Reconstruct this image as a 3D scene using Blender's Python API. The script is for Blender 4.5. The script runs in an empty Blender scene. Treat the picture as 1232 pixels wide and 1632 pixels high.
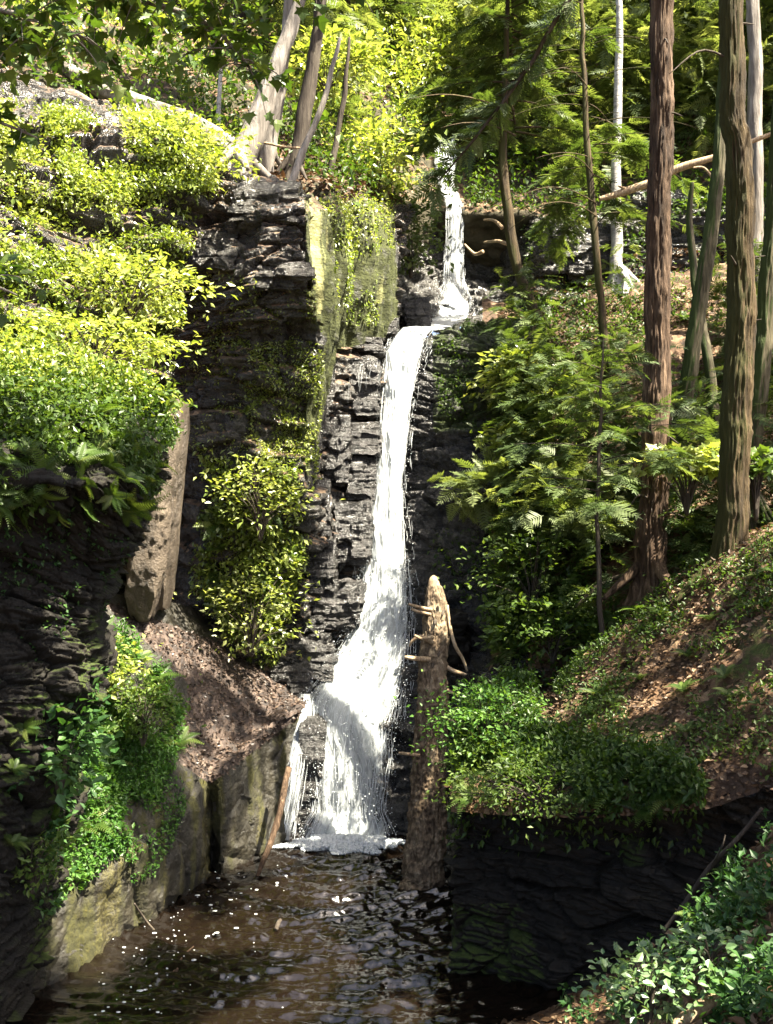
import bpy, math
import numpy as np
from math import radians, sin, cos, pi
rng = np.random.default_rng(11)
scene = bpy.context.scene
C = scene.collection
F, CX, CY, H = 1588.0, 616.0, 816.0, 5.0      # focal length in photo pixels, optical centre, eye height over the pool

def at(px, py, Y):
    return np.array([(px-CX)/F*Y, Y, H+(CY-py)/F*Y])
def proj(P):
    return np.stack([P[:, 0]/P[:, 1]*F+CX, CY-(P[:, 2]-H)/P[:, 1]*F], 1)
SUN = np.array([0.43, -0.24, 0.87]); SUN /= np.linalg.norm(SUN)

# ------------------------------------------------------------------ noise
def hsh(ix, iy, iz, seed):
    h = (ix.astype(np.int64)*374761393 + iy.astype(np.int64)*668265263 + iz.astype(np.int64)*2147483647 + seed*1274126177) & 0xFFFFFFFF
    h = ((h ^ (h >> 13))*1274126177) & 0xFFFFFFFF
    h = ((h ^ (h >> 16))*2246822519) & 0xFFFFFFFF
    return ((h ^ (h >> 15)) & 0xFFFFFF)/float(0xFFFFFF)
def vnoise(P, s, seed=0):
    Q = P*s; I = np.floor(Q); f = Q-I; f = f*f*(3-2*f)
    I = I.astype(np.int64); r = 0
    for dx in (0, 1):
        for dy in (0, 1):
            for dz in (0, 1):
                w = (f[:, 0] if dx else 1-f[:, 0])*(f[:, 1] if dy else 1-f[:, 1])*(f[:, 2] if dz else 1-f[:, 2])
                r = r + w*hsh(I[:, 0]+dx, I[:, 1]+dy, I[:, 2]+dz, seed)
    return r*2-1
def fbm(P, s, o=4, seed=0):
    r = 0; a = 1; t = 0
    for k in range(o):
        r = r+a*vnoise(P, s*2.03**k, seed+k*17); t += a; a *= .52
    return r/t

# ------------------------------------------------------------------ mesh building
def mesh(name, V, faces, rnd=None, attrs=None, smooth=True):
    me = bpy.data.meshes.new(name)
    V = np.asarray(V, np.float32)
    me.vertices.add(len(V)); me.vertices.foreach_set('co', V.ravel())
    if not isinstance(faces, list): faces = [faces]
    faces = [np.asarray(f, np.int32) for f in faces if len(f)]
    loops = np.concatenate([f.ravel() for f in faces])
    tot = np.concatenate([np.full(len(f), f.shape[1], np.int32) for f in faces])
    st = np.concatenate([[0], np.cumsum(tot)[:-1]]).astype(np.int32)
    me.loops.add(len(loops)); me.loops.foreach_set('vertex_index', loops)
    me.polygons.add(len(tot)); me.polygons.foreach_set('loop_start', st)
    try: me.polygons.foreach_set('loop_total', tot)
    except Exception: pass
    me.polygons.foreach_set('use_smooth', np.full(len(tot), smooth))
    me.update(calc_edges=True)
    if rnd is not None:
        a = me.attributes.new('rnd', 'FLOAT', 'POINT'); a.data.foreach_set('value', np.asarray(rnd, np.float32))
    for k, v in (attrs or {}).items():
        v = np.asarray(v, np.float32)
        if v.ndim == 1:
            a = me.attributes.new(k, 'FLOAT', 'POINT'); a.data.foreach_set('value', v)
        else:
            a = me.attributes.new(k, 'FLOAT_VECTOR', 'POINT'); a.data.foreach_set('vector', v.ravel())
    return me
def put(name, me, mat, parent=None, label=None, cat=None, group=None, kind=None, loc=None):
    o = bpy.data.objects.new(name, me); C.objects.link(o)
    if mat is not None and me is not None and not me.materials: me.materials.append(mat)
    if parent is not None: o.parent = parent
    if loc is not None: o.location = loc
    return tag(o, label, cat, group, kind)
def tag(o, label=None, cat=None, group=None, kind=None):
    if label: o['label'] = label
    if cat: o['category'] = cat
    if group: o['group'] = group
    if kind: o['kind'] = kind
    return o
class Geo:                                        # collects pieces of one mesh
    def __init__(s): s.V = []; s.f = {}; s.r = []; s.n = 0
    def add(s, V, faces, rnd=None):
        V = np.asarray(V, float)
        if not isinstance(faces, list): faces = [faces]
        for f in faces:
            f = np.asarray(f, np.int64)
            if len(f): s.f.setdefault(f.shape[1], []).append(f+s.n)
        s.V.append(V); s.r.append(np.full(len(V), .5) if rnd is None else np.broadcast_to(rnd, (len(V),)))
        s.n += len(V); return s
    def mesh(s, name, off=None, smooth=True):
        V = np.concatenate(s.V)
        if off is not None: V = V-np.asarray(off)
        return mesh(name, V, [np.concatenate(f) for f in s.f.values()], np.concatenate(s.r), smooth=smooth)

def crmat(n, R, tens=.5):                         # catmull-rom / linear resampling matrix n x R
    W = np.zeros((n, R)); t = np.linspace(0, R-1, n)
    for i, x in enumerate(t):
        k = min(int(x), R-2); u = x-k
        lin = {k: 1-u, k+1: u}
        c = [-.5*u+u*u-.5*u**3, 1-2.5*u*u+1.5*u**3, .5*u+2*u*u-1.5*u**3, -.5*u*u+.5*u**3]
        for j, w in zip((k-1, k, k+1, k+2), c): W[i, min(max(j, 0), R-1)] += w*tens
        for j, w in lin.items(): W[i, j] += w*(1-tens)
    return W
def inpoly(p, poly):
    x, y = p[:, 0], p[:, 1]; r = np.zeros(len(p), bool); n = len(poly)
    for i in range(n):
        (x0, y0), (x1, y1) = poly[i], poly[i-1]
        c = ((y0 > y) != (y1 > y)); xx = (x1-x0)*(y-y0)/((y1-y0) or 1e-9)+x0
        r ^= c & (x < xx)
    return r

PATCH = {}
def worley(P, sc, seed):
    Q = P*np.array(sc); I = np.floor(Q).astype(np.int64); f1 = np.full(len(P), 9.); f2 = f1.copy(); h1 = np.zeros(len(P))
    for dx in (-1, 0, 1):
        for dy in (-1, 0, 1):
            for dz in (-1, 0, 1):
                a, b, c = I[:, 0]+dx, I[:, 1]+dy, I[:, 2]+dz
                d = (a+hsh(a, b, c, seed)-Q[:, 0])**2+(b+hsh(a, b, c, seed+1)-Q[:, 1])**2+(c+hsh(a, b, c, seed+2)-Q[:, 2])**2
                nb = d < f1; f2 = np.where(nb, f1, np.minimum(f2, d)); h1 = np.where(nb, hsh(a, b, c, seed+3), h1); f1 = np.where(nb, d, f1)
    return h1-.5, np.sqrt(f2)-np.sqrt(f1)
def strata(P, t, seed, block=.5, amp=.12, gap=.08):
    q = P[:, 2]/t+.5*vnoise(P, .5, seed+5)+.12*vnoise(P, 2.2, seed+9)
    k = np.floor(q); fr = q-k
    bl = block*(.5+1.2*hsh(k, k*0, k*0, seed+3))
    hx = (P[:, 0]+.7*P[:, 1])/bl+hsh(k, k*0+1, k*0, seed+4)*9+.25*vnoise(P, 1.3, seed+1)
    b = np.floor(hx); bf = hx-b
    off = hsh(k, b, k*0, seed)-.5; lay = hsh(k, k*0+7, k*0, seed)-.5
    crack = np.maximum(np.clip(1-fr/.16, 0, 1), np.clip(1-bf/.07, 0, 1)*.6)
    return amp*(off+.9*lay)-gap*crack
def patch(name, rows, nu, nv, disp, mat, label=None, tens=(.4, .4), attrs=None, kind='structure', seed=1, name2=None):
    ct = np.array([[at(*p) for p in r] for r in rows]); R, K = ct.shape[:2]
    G = np.einsum('ab,bcd->acd', crmat(nv, R, tens[0]), ct); G = np.einsum('ab,cbd->cad', crmat(nu, K, tens[1]), G)
    def norms(G):
        du = np.gradient(G, axis=1); dv = np.gradient(G, axis=0)
        N = np.cross(dv, du); N /= np.linalg.norm(N, axis=2, keepdims=True)+1e-9; return N
    N = norms(G); P = G.reshape(-1, 3); Nf = N.reshape(-1, 3)
    if ((np.array([0, 0, H])-P)*Nf).sum(1).mean() < 0: Nf = -Nf
    d = disp(P, Nf)
    G = (P+Nf*d[:, None]).reshape(G.shape); N = norms(G)
    if (N.reshape(-1, 3)*Nf).sum() < 0: N = -N
    i = np.arange(nu*nv).reshape(nv, nu)
    f = np.stack([i[:-1, :-1], i[1:, :-1], i[1:, 1:], i[:-1, 1:]], -1).reshape(-1, 4)
    P = G.reshape(-1, 3); at_ = {}
    if attrs: at_ = attrs(P, N.reshape(-1, 3), proj(P))
    o = put(name, mesh(name, P, f, attrs=at_), mat, kind=kind, label=label)
    a = np.linalg.norm(np.cross(G[1:, :-1]-G[:-1, :-1], G[:-1, 1:]-G[:-1, :-1]), axis=2)
    PATCH[name2 or name] = (G, N, a)
    return o
def scatter(pn, n, poly=None, thr=None, s=1.5, seed=3, view=True):
    G, N, a = PATCH[pn]; w = a.ravel().copy()
    c = G[:-1, :-1].reshape(-1, 3)
    if poly is not None: w = w*inpoly(proj(c), poly)
    if thr is not None: w = w*(fbm(c, s, 3, seed) > thr)
    if w.sum() <= 0: return np.zeros((0, 3)), np.zeros((0, 3))
    k = rng.choice(len(w), n, p=w/w.sum()); W = G.shape[1]-1
    r, q = k//W, k % W; u = rng.random(n)[:, None]; v = rng.random(n)[:, None]
    P = G[r, q]*(1-u)*(1-v)+G[r, q+1]*u*(1-v)+G[r+1, q]*(1-u)*v+G[r+1, q+1]*u*v
    return P, N[r, q]

# ------------------------------------------------------------------ leaf templates (x right, y forward, z up)
T_LEAF = (np.array([[0, 0, 0], [-.27, .42, .09], [0, 1, -.06], [.27, .42, .09]], float), [np.array([[0, 2, 1], [0, 3, 2]])])
T_LEAF6 = (np.array([[0, 0, 0], [-.3, .33, .1], [-.2, .7, .05], [0, 1, -.1], [.2, .7, .05], [.3, .33, .1], [0, .5, 0.0]], float),
           [np.array([[0, 6, 1], [1, 6, 2], [2, 6, 3], [3, 6, 4], [4, 6, 5], [5, 6, 0]])])
def _maple():
    pts = [(0, 0), (-.16, .06), (-.42, .02), (-.34, .2), (-.55, .45), (-.3, .48), (-.2, .62), (0, 1), (.2, .62), (.3, .48), (.55, .45), (.34, .2), (.42, .02), (.16, .06)]
    V = [(x, y, .12*abs(x)-.1*y*y) for x, y in pts]+[(0, .35, 0.02)]
    n = len(pts); return np.array(V, float), [np.array([[i, n, (i+1) % n] for i in range(n)])]
T_MAPLE = _maple()
def _frond(k=15):
    V = []; f = []
    z = lambda y: .55*y-.75*y*y
    for i in range(k):
        y = .06+.92*i/k; l = .2*(sin(pi*min(1, .22+.8*y)))**.8+.012
        for s in (-1, 1):
            b = len(V)
            V += [(0, y-.022, z(y)), (s*l*.55, y+.005, z(y)+.01), (s*l, y+.05, z(y)-.03), (s*l*.5, y+.045, z(y)+.01), (0, y+.03, z(y))]
            f += [[b, b+1, b+4], [b+1, b+3, b+4], [b+1, b+2, b+3]]
    return np.array(V, float), [np.array(f)]
T_FROND = _frond()
def _spray(k=9):
    V = []; f = []
    z = lambda y: -.22*y*y
    def quad(a, b, w):
        a = np.array(a, float); b = np.array(b, float); d = b-a; n = np.array([-d[1], d[0], 0]); n *= w/np.linalg.norm(n)
        i = len(V); V.extend([a-n*.4, a+(d*.4)-n, b, a+(d*.4)+n, a+n*.4]); f.append([i, i+1, i+2, i+3, i+4])
    for i in range(k):
        y = .1+.85*i/k; l = .42*(1-y)+.1
        for s in (-1, 1):
            quad((0, y, z(y)), (s*l*.8, y+l*.55, z(y)-.12*l+.03*((i*7+s) % 3-1)), .035)
    quad((0, .8, z(.8)), (0.01, 1.08, z(1.05)), .03)
    i = len(V); V.extend([(-.008, 0, 0), (.008, 0, 0), (.004, .95, z(.95)), (-.004, .95, z(.95))])
    return np.array(V, float), [np.array(f), np.array([[i, i+1, i+2, i+3]])]
T_SPRAY = _spray()
def unit(v): return v/(np.linalg.norm(v, axis=-1, keepdims=True)+1e-9)
def frames(d, n):
    d = unit(d); x = unit(np.cross(d, n)); z = np.cross(x, d)
    return np.stack([x, d, z], 2)                 # columns
def inst(T, P, R, S, rnd=None):
    V0, Fs = T; n = len(P); t = len(V0)
    V = np.einsum('nij,tj->nti', R, V0)*np.asarray(S)[:, None, None]+P[:, None, :]
    fs = [(f[None]+(np.arange(n)*t)[:, None, None]).reshape(-1, f.shape[1]) for f in Fs]
    r = rng.random(n) if rnd is None else rnd
    return V.reshape(-1, 3), fs, np.repeat(r, t)
def rdir(n): return unit(rng.normal(size=(n, 3)))
def cover(P, N, size, height, T=T_LEAF, lift=.6, droop=.15, rnd=None):
    """leaves standing up to HEIGHT off a surface"""
    n = len(P); S = size*(.55+.9*rng.random(n)); h = height*rng.random(n)**1.3
    up = unit(N*.7+np.array([0, 0, .9]))
    P = P+up*h[:, None]+rdir(n)*height*.18
    d = unit(rdir(n)+N*.5+np.array([0, 0, -droop])); nn = unit(up*lift*1.6+rdir(n)*.8+np.array([0, 0, .5]))
    return inst(T, P, frames(d, nn), S, rnd)

def tube(pts, rad, m=24, sides=8, bark=0, kf=5, ls=1.2, seed=0, wob=0):
    pts = np.asarray(pts, float); n = len(pts); W = crmat(m, n, 1.0) if n > 2 else crmat(m, n, 0)
    Cn = W@pts; r = np.maximum((crmat(m, n, 0))@np.asarray(rad, float), .0015)
    if wob: Cn = Cn+np.stack([vnoise(Cn, 2.5, seed+1), vnoise(Cn, 2.5, seed+2), vnoise(Cn, 2.5, seed+3)], 1)*wob
    t = unit(np.gradient(Cn, axis=0)); ref = np.array([1., 0, 0]) if abs(t[0, 0]) < .8 else np.array([0, 1., 0])
    x = unit(np.cross(t, ref)); y = np.cross(t, x)
    th = np.linspace(0, 2*pi, sides, endpoint=False)
    s = np.concatenate([[0], np.cumsum(np.linalg.norm(np.diff(Cn, axis=0), axis=1))])
    rr = r[:, None]*np.ones(sides)
    if bark:
        Q = np.stack([(np.cos(th)*kf)[None]+0*s[:, None], (np.sin(th)*kf)[None]+0*s[:, None], (s*ls)[:, None]+0*th[None]], 2).reshape(-1, 3)
        b = vnoise(Q, 1, seed); b2 = vnoise(Q*np.array([2.1, 2.1, 3.5]), 1, seed+7); big = vnoise(Q*np.array([.22, .22, 1.1]), 1, seed+3)
        rr = rr*(1+bark*(-np.abs(b)*1.3+.5*b2+.7*big).reshape(m, sides))
    V = Cn[:, None]+rr[..., None]*(np.cos(th)[None, :, None]*x[:, None]+np.sin(th)[None, :, None]*y[:, None])
    i = np.arange(m*sides).reshape(m, sides); j = np.roll(i, -1, 1)
    f = np.stack([i[:-1], j[:-1], j[1:], i[1:]], -1).reshape(-1, 4)
    V = np.concatenate([V.reshape(-1, 3), Cn[:1], Cn[-1:]])
    e = m*sides
    c = np.concatenate([np.stack([j[0], i[0], np.full(sides, e)], 1), np.stack([i[-1], j[-1], np.full(sides, e+1)], 1)])
    return V, [f, c]

# ------------------------------------------------------------------ materials
def newmat(name):
    m = bpy.data.materials.new(name); m.use_nodes = True; nt = m.node_tree; nt.nodes.clear()
    out = nt.nodes.new('ShaderNodeOutputMaterial')
    def N(t, **k):
        n = nt.nodes.new('ShaderNode'+t)
        for a, v in k.items():
            if a.startswith('i_'):
                key = a[2:]; n.inputs[int(key) if key.isdigit() else key.replace('_', ' ')].default_value = v
            else: setattr(n, a, v)
        return n
    L = nt.links.new
    return m, N, L, out
def ramp(N, stops):
    r = N('ValToRGB'); e = r.color_ramp.elements
    while len(e) < len(stops): e.new(.5)
    for q, (p, c) in zip(e, stops): q.position = p; q.color = (*c, 1) if len(c) == 3 else c
    return r
def leafmat(name, cols, trans=.4, rough=.45, spec=.35, tboost=(1.5, 1.45, .6)):
    m, N, L, out = newmat(name)
    a = N('Attribute', attribute_name='rnd'); r = ramp(N, [(i/(len(cols)-1), c) for i, c in enumerate(cols)])
    L(a.outputs['Fac'], r.inputs[0])
    b = N('BsdfPrincipled'); b.inputs['Roughness'].default_value = rough; b.inputs['Specular IOR Level'].default_value = spec
    L(r.outputs[0], b.inputs['Base Color'])
    t = N('BsdfTranslucent'); mu = N('Mix', data_type='RGBA', blend_type='MULTIPLY'); mu.inputs[0].default_value = 1
    L(r.outputs[0], mu.inputs[6]); mu.inputs[7].default_value = (*tboost, 1); L(mu.outputs[2], t.inputs[0])
    mx = N('MixShader'); mx.inputs[0].default_value = trans; L(b.outputs[0], mx.inputs[1]); L(t.outputs[0], mx.inputs[2]); L(mx.outputs[0], out.inputs[0])
    return m
def rockmat(name, cols, moss=(.035, .05, .01), rough=(.3, .6), litter=None, strat=10, bump=.5, mossbase=0.0, spec=.5, lichen=(.27, .265, .11)):
    m, N, L, out = newmat(name)
    tc = N('TexCoord'); mp = N('Mapping'); mp.inputs['Scale'].default_value = (1, 1, strat); L(tc.outputs['Object'], mp.inputs[0])
    n1 = N('TexNoise', i_Scale=1.1, i_Detail=8.0, i_Roughness=.65); L(mp.outputs[0], n1.inputs['Vector'])
    n2 = N('TexNoise', i_Scale=2.3, i_Detail=10.0, i_Roughness=.7); L(tc.outputs['Object'], n2.inputs['Vector'])
    n3 = N('TexNoise', i_Scale=24.0, i_Detail=6.0, i_Roughness=.7); L(tc.outputs['Object'], n3.inputs['Vector'])
    ad = N('Math', operation='ADD'); L(n1.outputs[0], ad.inputs[0]); L(n2.outputs[0], ad.inputs[1])
    ad2 = N('Math', operation='MULTIPLY_ADD', i_1=.45); L(n3.outputs[0], ad2.inputs[0]); L(ad.outputs[0], ad2.inputs[2])
    sc = N('Math', operation='MULTIPLY', i_1=.41); L(ad2.outputs[0], sc.inputs[0])
    r = ramp(N, [(.36+.3*i/(len(cols)-1), c) for i, c in enumerate(cols)]); L(sc.outputs[0], r.inputs[0])
    col = r.outputs[0]
    # moss, following its attribute and a noise
    am = N('Attribute', attribute_name='moss'); nm = N('TexNoise', i_Scale=3.5, i_Detail=9.0, i_Roughness=.72); L(tc.outputs['Object'], nm.inputs['Vector'])
    s1 = N('Math', operation='MULTIPLY_ADD', i_1=1.0); L(am.outputs['Fac'], s1.inputs[0]); L(nm.outputs[0], s1.inputs[2])
    rm = N('MapRange', i_1=.98-mossbase, i_2=1.16-mossbase); L(s1.outputs[0], rm.inputs[0])
    mcol = ramp(N, [(.35, tuple(c*.55 for c in moss)), (.6, moss), (.75, (moss[0]*2.1, moss[1]*1.6, moss[2]))]); L(n3.outputs[0], mcol.inputs[0])
    mx = N('Mix', data_type='RGBA'); L(rm.outputs[0], mx.inputs[0]); L(col, mx.inputs[6]); L(mcol.outputs[0], mx.inputs[7]); col = mx.outputs[2]
    ak = N('Attribute', attribute_name='lichen'); sk = N('Math', operation='MULTIPLY_ADD', i_1=.8); L(n3.outputs[0], sk.inputs[0]); L(ak.outputs['Fac'], sk.inputs[2])
    rk = N('MapRange', i_1=.85, i_2=1.3); L(sk.outputs[0], rk.inputs[0]); mk = N('Mix', data_type='RGBA'); L(rk.outputs[0], mk.inputs[0]); L(col, mk.inputs[6]); mk.inputs[7].default_value = (*lichen, 1); col = mk.outputs[2]
    rg = N('MapRange', i_1=.35, i_2=.65, i_3=rough[0], i_4=rough[1]); L(n2.outputs[0], rg.inputs[0])
    rgh = rg.outputs[0]
    rx = N('Mix', data_type='FLOAT'); L(rm.outputs[0], rx.inputs[0]); L(rgh, rx.inputs[2]); rx.inputs[3].default_value = .95; rgh = rx.outputs[0]
    bh = N('Math', operation='MULTIPLY_ADD', i_1=.55); L(n3.outputs[0], bh.inputs[0]); L(n1.outputs[0], bh.inputs[2]); h = bh.outputs[0]
    if litter:
        al = N('Attribute', attribute_name='litter'); vo = N('TexVoronoi', i_Scale=11.0); L(tc.outputs['Object'], vo.inputs['Vector'])
        se = N('SeparateColor'); L(vo.outputs['Color'], se.inputs[0]); lr = ramp(N, litter); L(se.outputs[0], lr.inputs[0])
        nl = N('Math', operation='MULTIPLY_ADD', i_1=.5); L(nm.outputs[0], nl.inputs[0]); L(al.outputs['Fac'], nl.inputs[2])
        rl = N('MapRange', i_1=.6, i_2=.8); L(nl.outputs[0], rl.inputs[0])
        m2 = N('Mix', data_type='RGBA'); L(rl.outputs[0], m2.inputs[0]); L(col, m2.inputs[6]); L(lr.outputs[0], m2.inputs[7]); col = m2.outputs[2]
        m3 = N('Mix', data_type='FLOAT'); L(rl.outputs[0], m3.inputs[0]); L(rgh, m3.inputs[2]); m3.inputs[3].default_value = .7; rgh = m3.outputs[0]
        m4 = N('Math', operation='MULTIPLY_ADD', i_1=.5); L(se.outputs[1], m4.inputs[0]); L(h, m4.inputs[2]); h = m4.outputs[0]
    b = N('BsdfPrincipled'); L(col, b.inputs['Base Color']); L(rgh, b.inputs['Roughness']); b.inputs['Specular IOR Level'].default_value = spec
    bp = N('Bump', i_Strength=bump, i_Distance=.12); L(h, bp.inputs['Height']); L(bp.outputs[0], b.inputs['Normal'])
    L(b.outputs[0], out.inputs[0]); return m
def barkmat(name, cols, moss=None, scale=(14, 14, 1.6), mossdir=(-1, -.3, .1), mosslow=None, bump=.8):
    m, N, L, out = newmat(name)
    tc = N('TexCoord'); mp = N('Mapping'); mp.inputs['Scale'].default_value = scale; L(tc.outputs['Object'], mp.inputs[0])
    n1 = N('TexNoise', i_Scale=1.0, i_Detail=7.0, i_Roughness=.7, i_Distortion=.3); L(mp.outputs[0], n1.inputs['Vector'])
    n2 = N('TexNoise', i_Scale=1.3, i_Detail=5.0); L(tc.outputs['Object'], n2.inputs['Vector'])
    ad = N('Math', operation='MULTIPLY_ADD', i_1=.4); L(n2.outputs[0], ad.inputs[0]); L(n1.outputs[0], ad.inputs[2])
    r = ramp(N, [(.48+.4*i/(len(cols)-1), c) for i, c in enumerate(cols)]); L(ad.outputs[0], r.inputs[0]); col = r.outputs[0]
    if moss:
        g = N('NewGeometry'); dt = N('VectorMath', operation='DOT_PRODUCT'); L(g.outputs['Normal'], dt.inputs[0]); dt.inputs[1].default_value = mossdir
        s = N('Math', operation='MULTIPLY_ADD', i_1=.35); L(dt.outputs['Value'], s.inputs[0]); L(n2.outputs[0], s.inputs[2])
        s2 = N('Math', operation='MULTIPLY_ADD', i_1=.25); L(n1.outputs[0], s2.inputs[0]); L(s.outputs[0], s2.inputs[2])
        mr = N('MapRange', i_1=.66, i_2=.82); L(s2.outputs[0], mr.inputs[0])
        mx = N('Mix', data_type='RGBA'); L(mr.outputs[0], mx.inputs[0]); L(col, mx.inputs[6]); mx.inputs[7].default_value = (*moss, 1); col = mx.outputs[2]
    b = N('BsdfPrincipled', i_Roughness=.85); b.inputs['Specular IOR Level'].default_value = .25; L(col, b.inputs['Base Color'])
    bp = N('Bump', i_Strength=bump, i_Distance=.05); L(n1.outputs[0], bp.inputs['Height']); L(bp.outputs[0], b.inputs['Normal'])
    L(b.outputs[0], out.inputs[0]); return m

LIT = [(0, (.022, .012, .006)), (.35, (.06, .033, .017)), (.7, (.11, .064, .034)), (1, (.2, .135, .08))]
LIT_WETSHADE = [(0, (.014, .009, .007)), (.35, (.032, .02, .015)), (.7, (.055, .035, .026)), (1, (.1, .07, .052))]  # litter browns lowered for the shelf's half shade as well as for wet
M = {}
M['cliff'] = rockmat('dark layered shale', [(.006, .0055, .0045), (.019, .017, .014), (.045, .041, .035), (.14, .13, .115)], rough=(.1, .36), bump=.8, litter=LIT, strat=5, moss=(.05, .058, .012))
M['wet'] = rockmat('wet black shale', [(.005, .0048, .0045), (.015, .014, .013), (.036, .033, .031), (.11, .103, .1)], rough=(.12, .38), litter=LIT, strat=8, bump=.7)
M['overhang'] = rockmat('shaded brown shale', [(.0022, .0017, .001), (.005, .004, .0025), (.011, .0085, .0055), (.03, .025, .016)], rough=(.5, .8), litter=LIT, strat=8, spec=.25)  # rock colours lowered to hold the black shade under the overhangs
M['bank'] = rockmat('mossy bank rock', [(.004, .0035, .002), (.011, .009, .005), (.024, .02, .011), (.055, .047, .028)], moss=(.038, .036, .005), lichen=(.13, .115, .025), rough=(.35, .6), litter=LIT_WETSHADE, strat=1.5, bump=.6)
M['slab'] = rockmat('tan sandstone slab', [(.024, .017, .011), (.052, .037, .024), (.095, .07, .047), (.19, .15, .1)], rough=(.45, .75), strat=.12, bump=.8, litter=LIT)
M['soil'] = rockmat('leaf strewn forest soil', [(.02, .012, .008), (.05, .03, .018), (.09, .055, .035), (.13, .09, .06)], rough=(.7, .9), litter=LIT, strat=1, spec=.2)
M['far'] = rockmat('forest floor far', [(.012, .014, .008), (.03, .028, .016), (.06, .05, .03), (.1, .08, .05)], rough=(.8, .9), litter=LIT, strat=1, spec=.2)
M['g_sun'] = leafmat('yellow green leaf', [(.09, .135, .016), (.16, .21, .035), (.25, .29, .075), (.36, .38, .16)], trans=.42, rough=.34, spec=.8)  # leaf colours raised to imitate strong sun on the foliage
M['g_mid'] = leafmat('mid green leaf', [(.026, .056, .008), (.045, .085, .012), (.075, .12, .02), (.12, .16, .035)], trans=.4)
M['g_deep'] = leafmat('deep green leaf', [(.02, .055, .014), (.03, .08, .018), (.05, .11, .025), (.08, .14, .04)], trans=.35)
M['g_hem'] = leafmat('hemlock needle', [(.03, .052, .014), (.048, .078, .02), (.07, .105, .028), (.11, .14, .05)], trans=.4, rough=.55)
M['g_light'] = leafmat('young hemlock needle', [(.05, .075, .022), (.08, .11, .035), (.115, .145, .05), (.17, .2, .085)], trans=.45, rough=.55)
M['g_fresh'] = leafmat('fresh green leaf', [(.03, .085, .012), (.05, .125, .018), (.08, .165, .028), (.12, .2, .045)], trans=.42)
M['g_pale'] = leafmat('pale shiny leaf', [(.03, .07, .02), (.05, .11, .035), (.09, .15, .055), (.16, .22, .11)], trans=.3, rough=.35, spec=.6)
M['fern'] = leafmat('fern frond', [(.03, .06, .01), (.05, .09, .015), (.08, .125, .025), (.13, .16, .04)], trans=.45)
M['dead'] = leafmat('dead leaf', [(.03, .016, .008), (.07, .038, .018), (.12, .07, .038), (.24, .165, .1)], trans=.15, rough=.6, tboost=(1.2, 1.0, .7))
M['dead_wetshade'] = leafmat('shade toned wet dead leaf', [(.016, .01, .007), (.035, .022, .016), (.06, .04, .03), (.12, .085, .062)], trans=.1, rough=.4, tboost=(1.2, 1.0, .7))  # darker dead leaf copy: the shelf's shade and wetness put into the colour
M['bark_red'] = barkmat('reddish hemlock bark', [(.01, .005, .003), (.032, .019, .011), (.078, .048, .029), (.17, .115, .075)], bump=1.0)
M['bark_brown'] = barkmat('mossy brown bark', [(.009, .006, .003), (.03, .02, .009), (.065, .044, .02), (.12, .085, .042)], moss=(.035, .034, .007), bump=1.0)
M['bark_moss'] = barkmat('green mossy bark', [(.015, .014, .007), (.04, .034, .018), (.07, .06, .034), (.11, .09, .055)], moss=(.03, .045, .009), mossdir=(-1.2, -.1, .1))
M['bark_grey'] = barkmat('grey bark', [(.05, .043, .038), (.11, .095, .08), (.18, .16, .14), (.28, .25, .22)])
M['bark_pale'] = barkmat('pale birch bark', [(.12, .11, .1), (.22, .21, .2), (.34, .33, .31), (.45, .43, .4)], scale=(3, 3, 9))
M['bark_dark'] = barkmat('dark bark', [(.015, .011, .008), (.035, .026, .02), (.06, .048, .036), (.09, .075, .055)])
M['bark_log'] = barkmat('tan flaky bark', [(.022, .014, .008), (.08, .055, .034), (.16, .118, .075), (.3, .24, .16)], scale=(13, 13, 4.5), bump=1)
M['wood'] = barkmat('bare dead wood', [(.14, .09, .05), (.25, .17, .1), (.36, .27, .17), (.48, .38, .26)], scale=(30, 30, 2))

# ------------------------------------------------------------------ terrain patches
def d_cliff(t=.22, amp=.2, gap=.09, blk=.6, big=.25, seed=1, fine=.03):
    def fn(P, N):
        Pw = P+np.stack([vnoise(P, 1.1, seed+31), vnoise(P, 1.1, seed+32), 1.6*vnoise(P*np.array([1, 1, .7]), .8, seed+33)], 1)*.2
        h, e = worley(Pw, (.55/blk, .55/blk, .42/t), seed+60); h2, e2 = worley(Pw, (1.6/blk, 1.6/blk, 1.5/t), seed+64)
        m = np.clip(.6+1.3*fbm(P, .7, 2, seed+40), .05, 1)
        return m*(.6*strata(Pw, t, seed, blk, amp, gap)+strata(Pw, t*.37, seed+50, blk*.5, amp*.3, gap*.3))+amp*1.1*h-gap*1.2*np.clip(1-e/.14, 0, 1)+amp*.35*h2-gap*.4*np.clip(1-e2/.16, 0, 1)+big*fbm(P, .6, 3, seed)+fine*1.5*fbm(P, 5, 5, seed+2)
    return fn
def d_soil(a=.2, f=.05, seed=1):
    return lambda P, N: a*fbm(P, .8, 4, seed)+f*fbm(P, 5, 4, seed+3)
def a_moss(fn_m=None, fn_l=None, up=.35, fn_k=None):
    def fn(P, N, p):
        m = up*np.clip(N[:, 2]*1.6-.2, 0, 1)
        if fn_m: m = m+fn_m(P, N, p)
        l = fn_l(P, N, p) if fn_l else np.zeros(len(P))
        return {'moss': m, 'litter': l, 'lichen': fn_k(P, p) if fn_k else np.zeros(len(P))}
    return fn
NOSE = [(486, 296), (628, 300), (642, 540), (545, 560), (520, 700), (498, 780), (482, 770), (512, 560), (515, 520), (492, 420)]
litter_up = lambda P, N, p: np.clip(N[:, 2]*2.2-.9, 0, 1)

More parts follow.
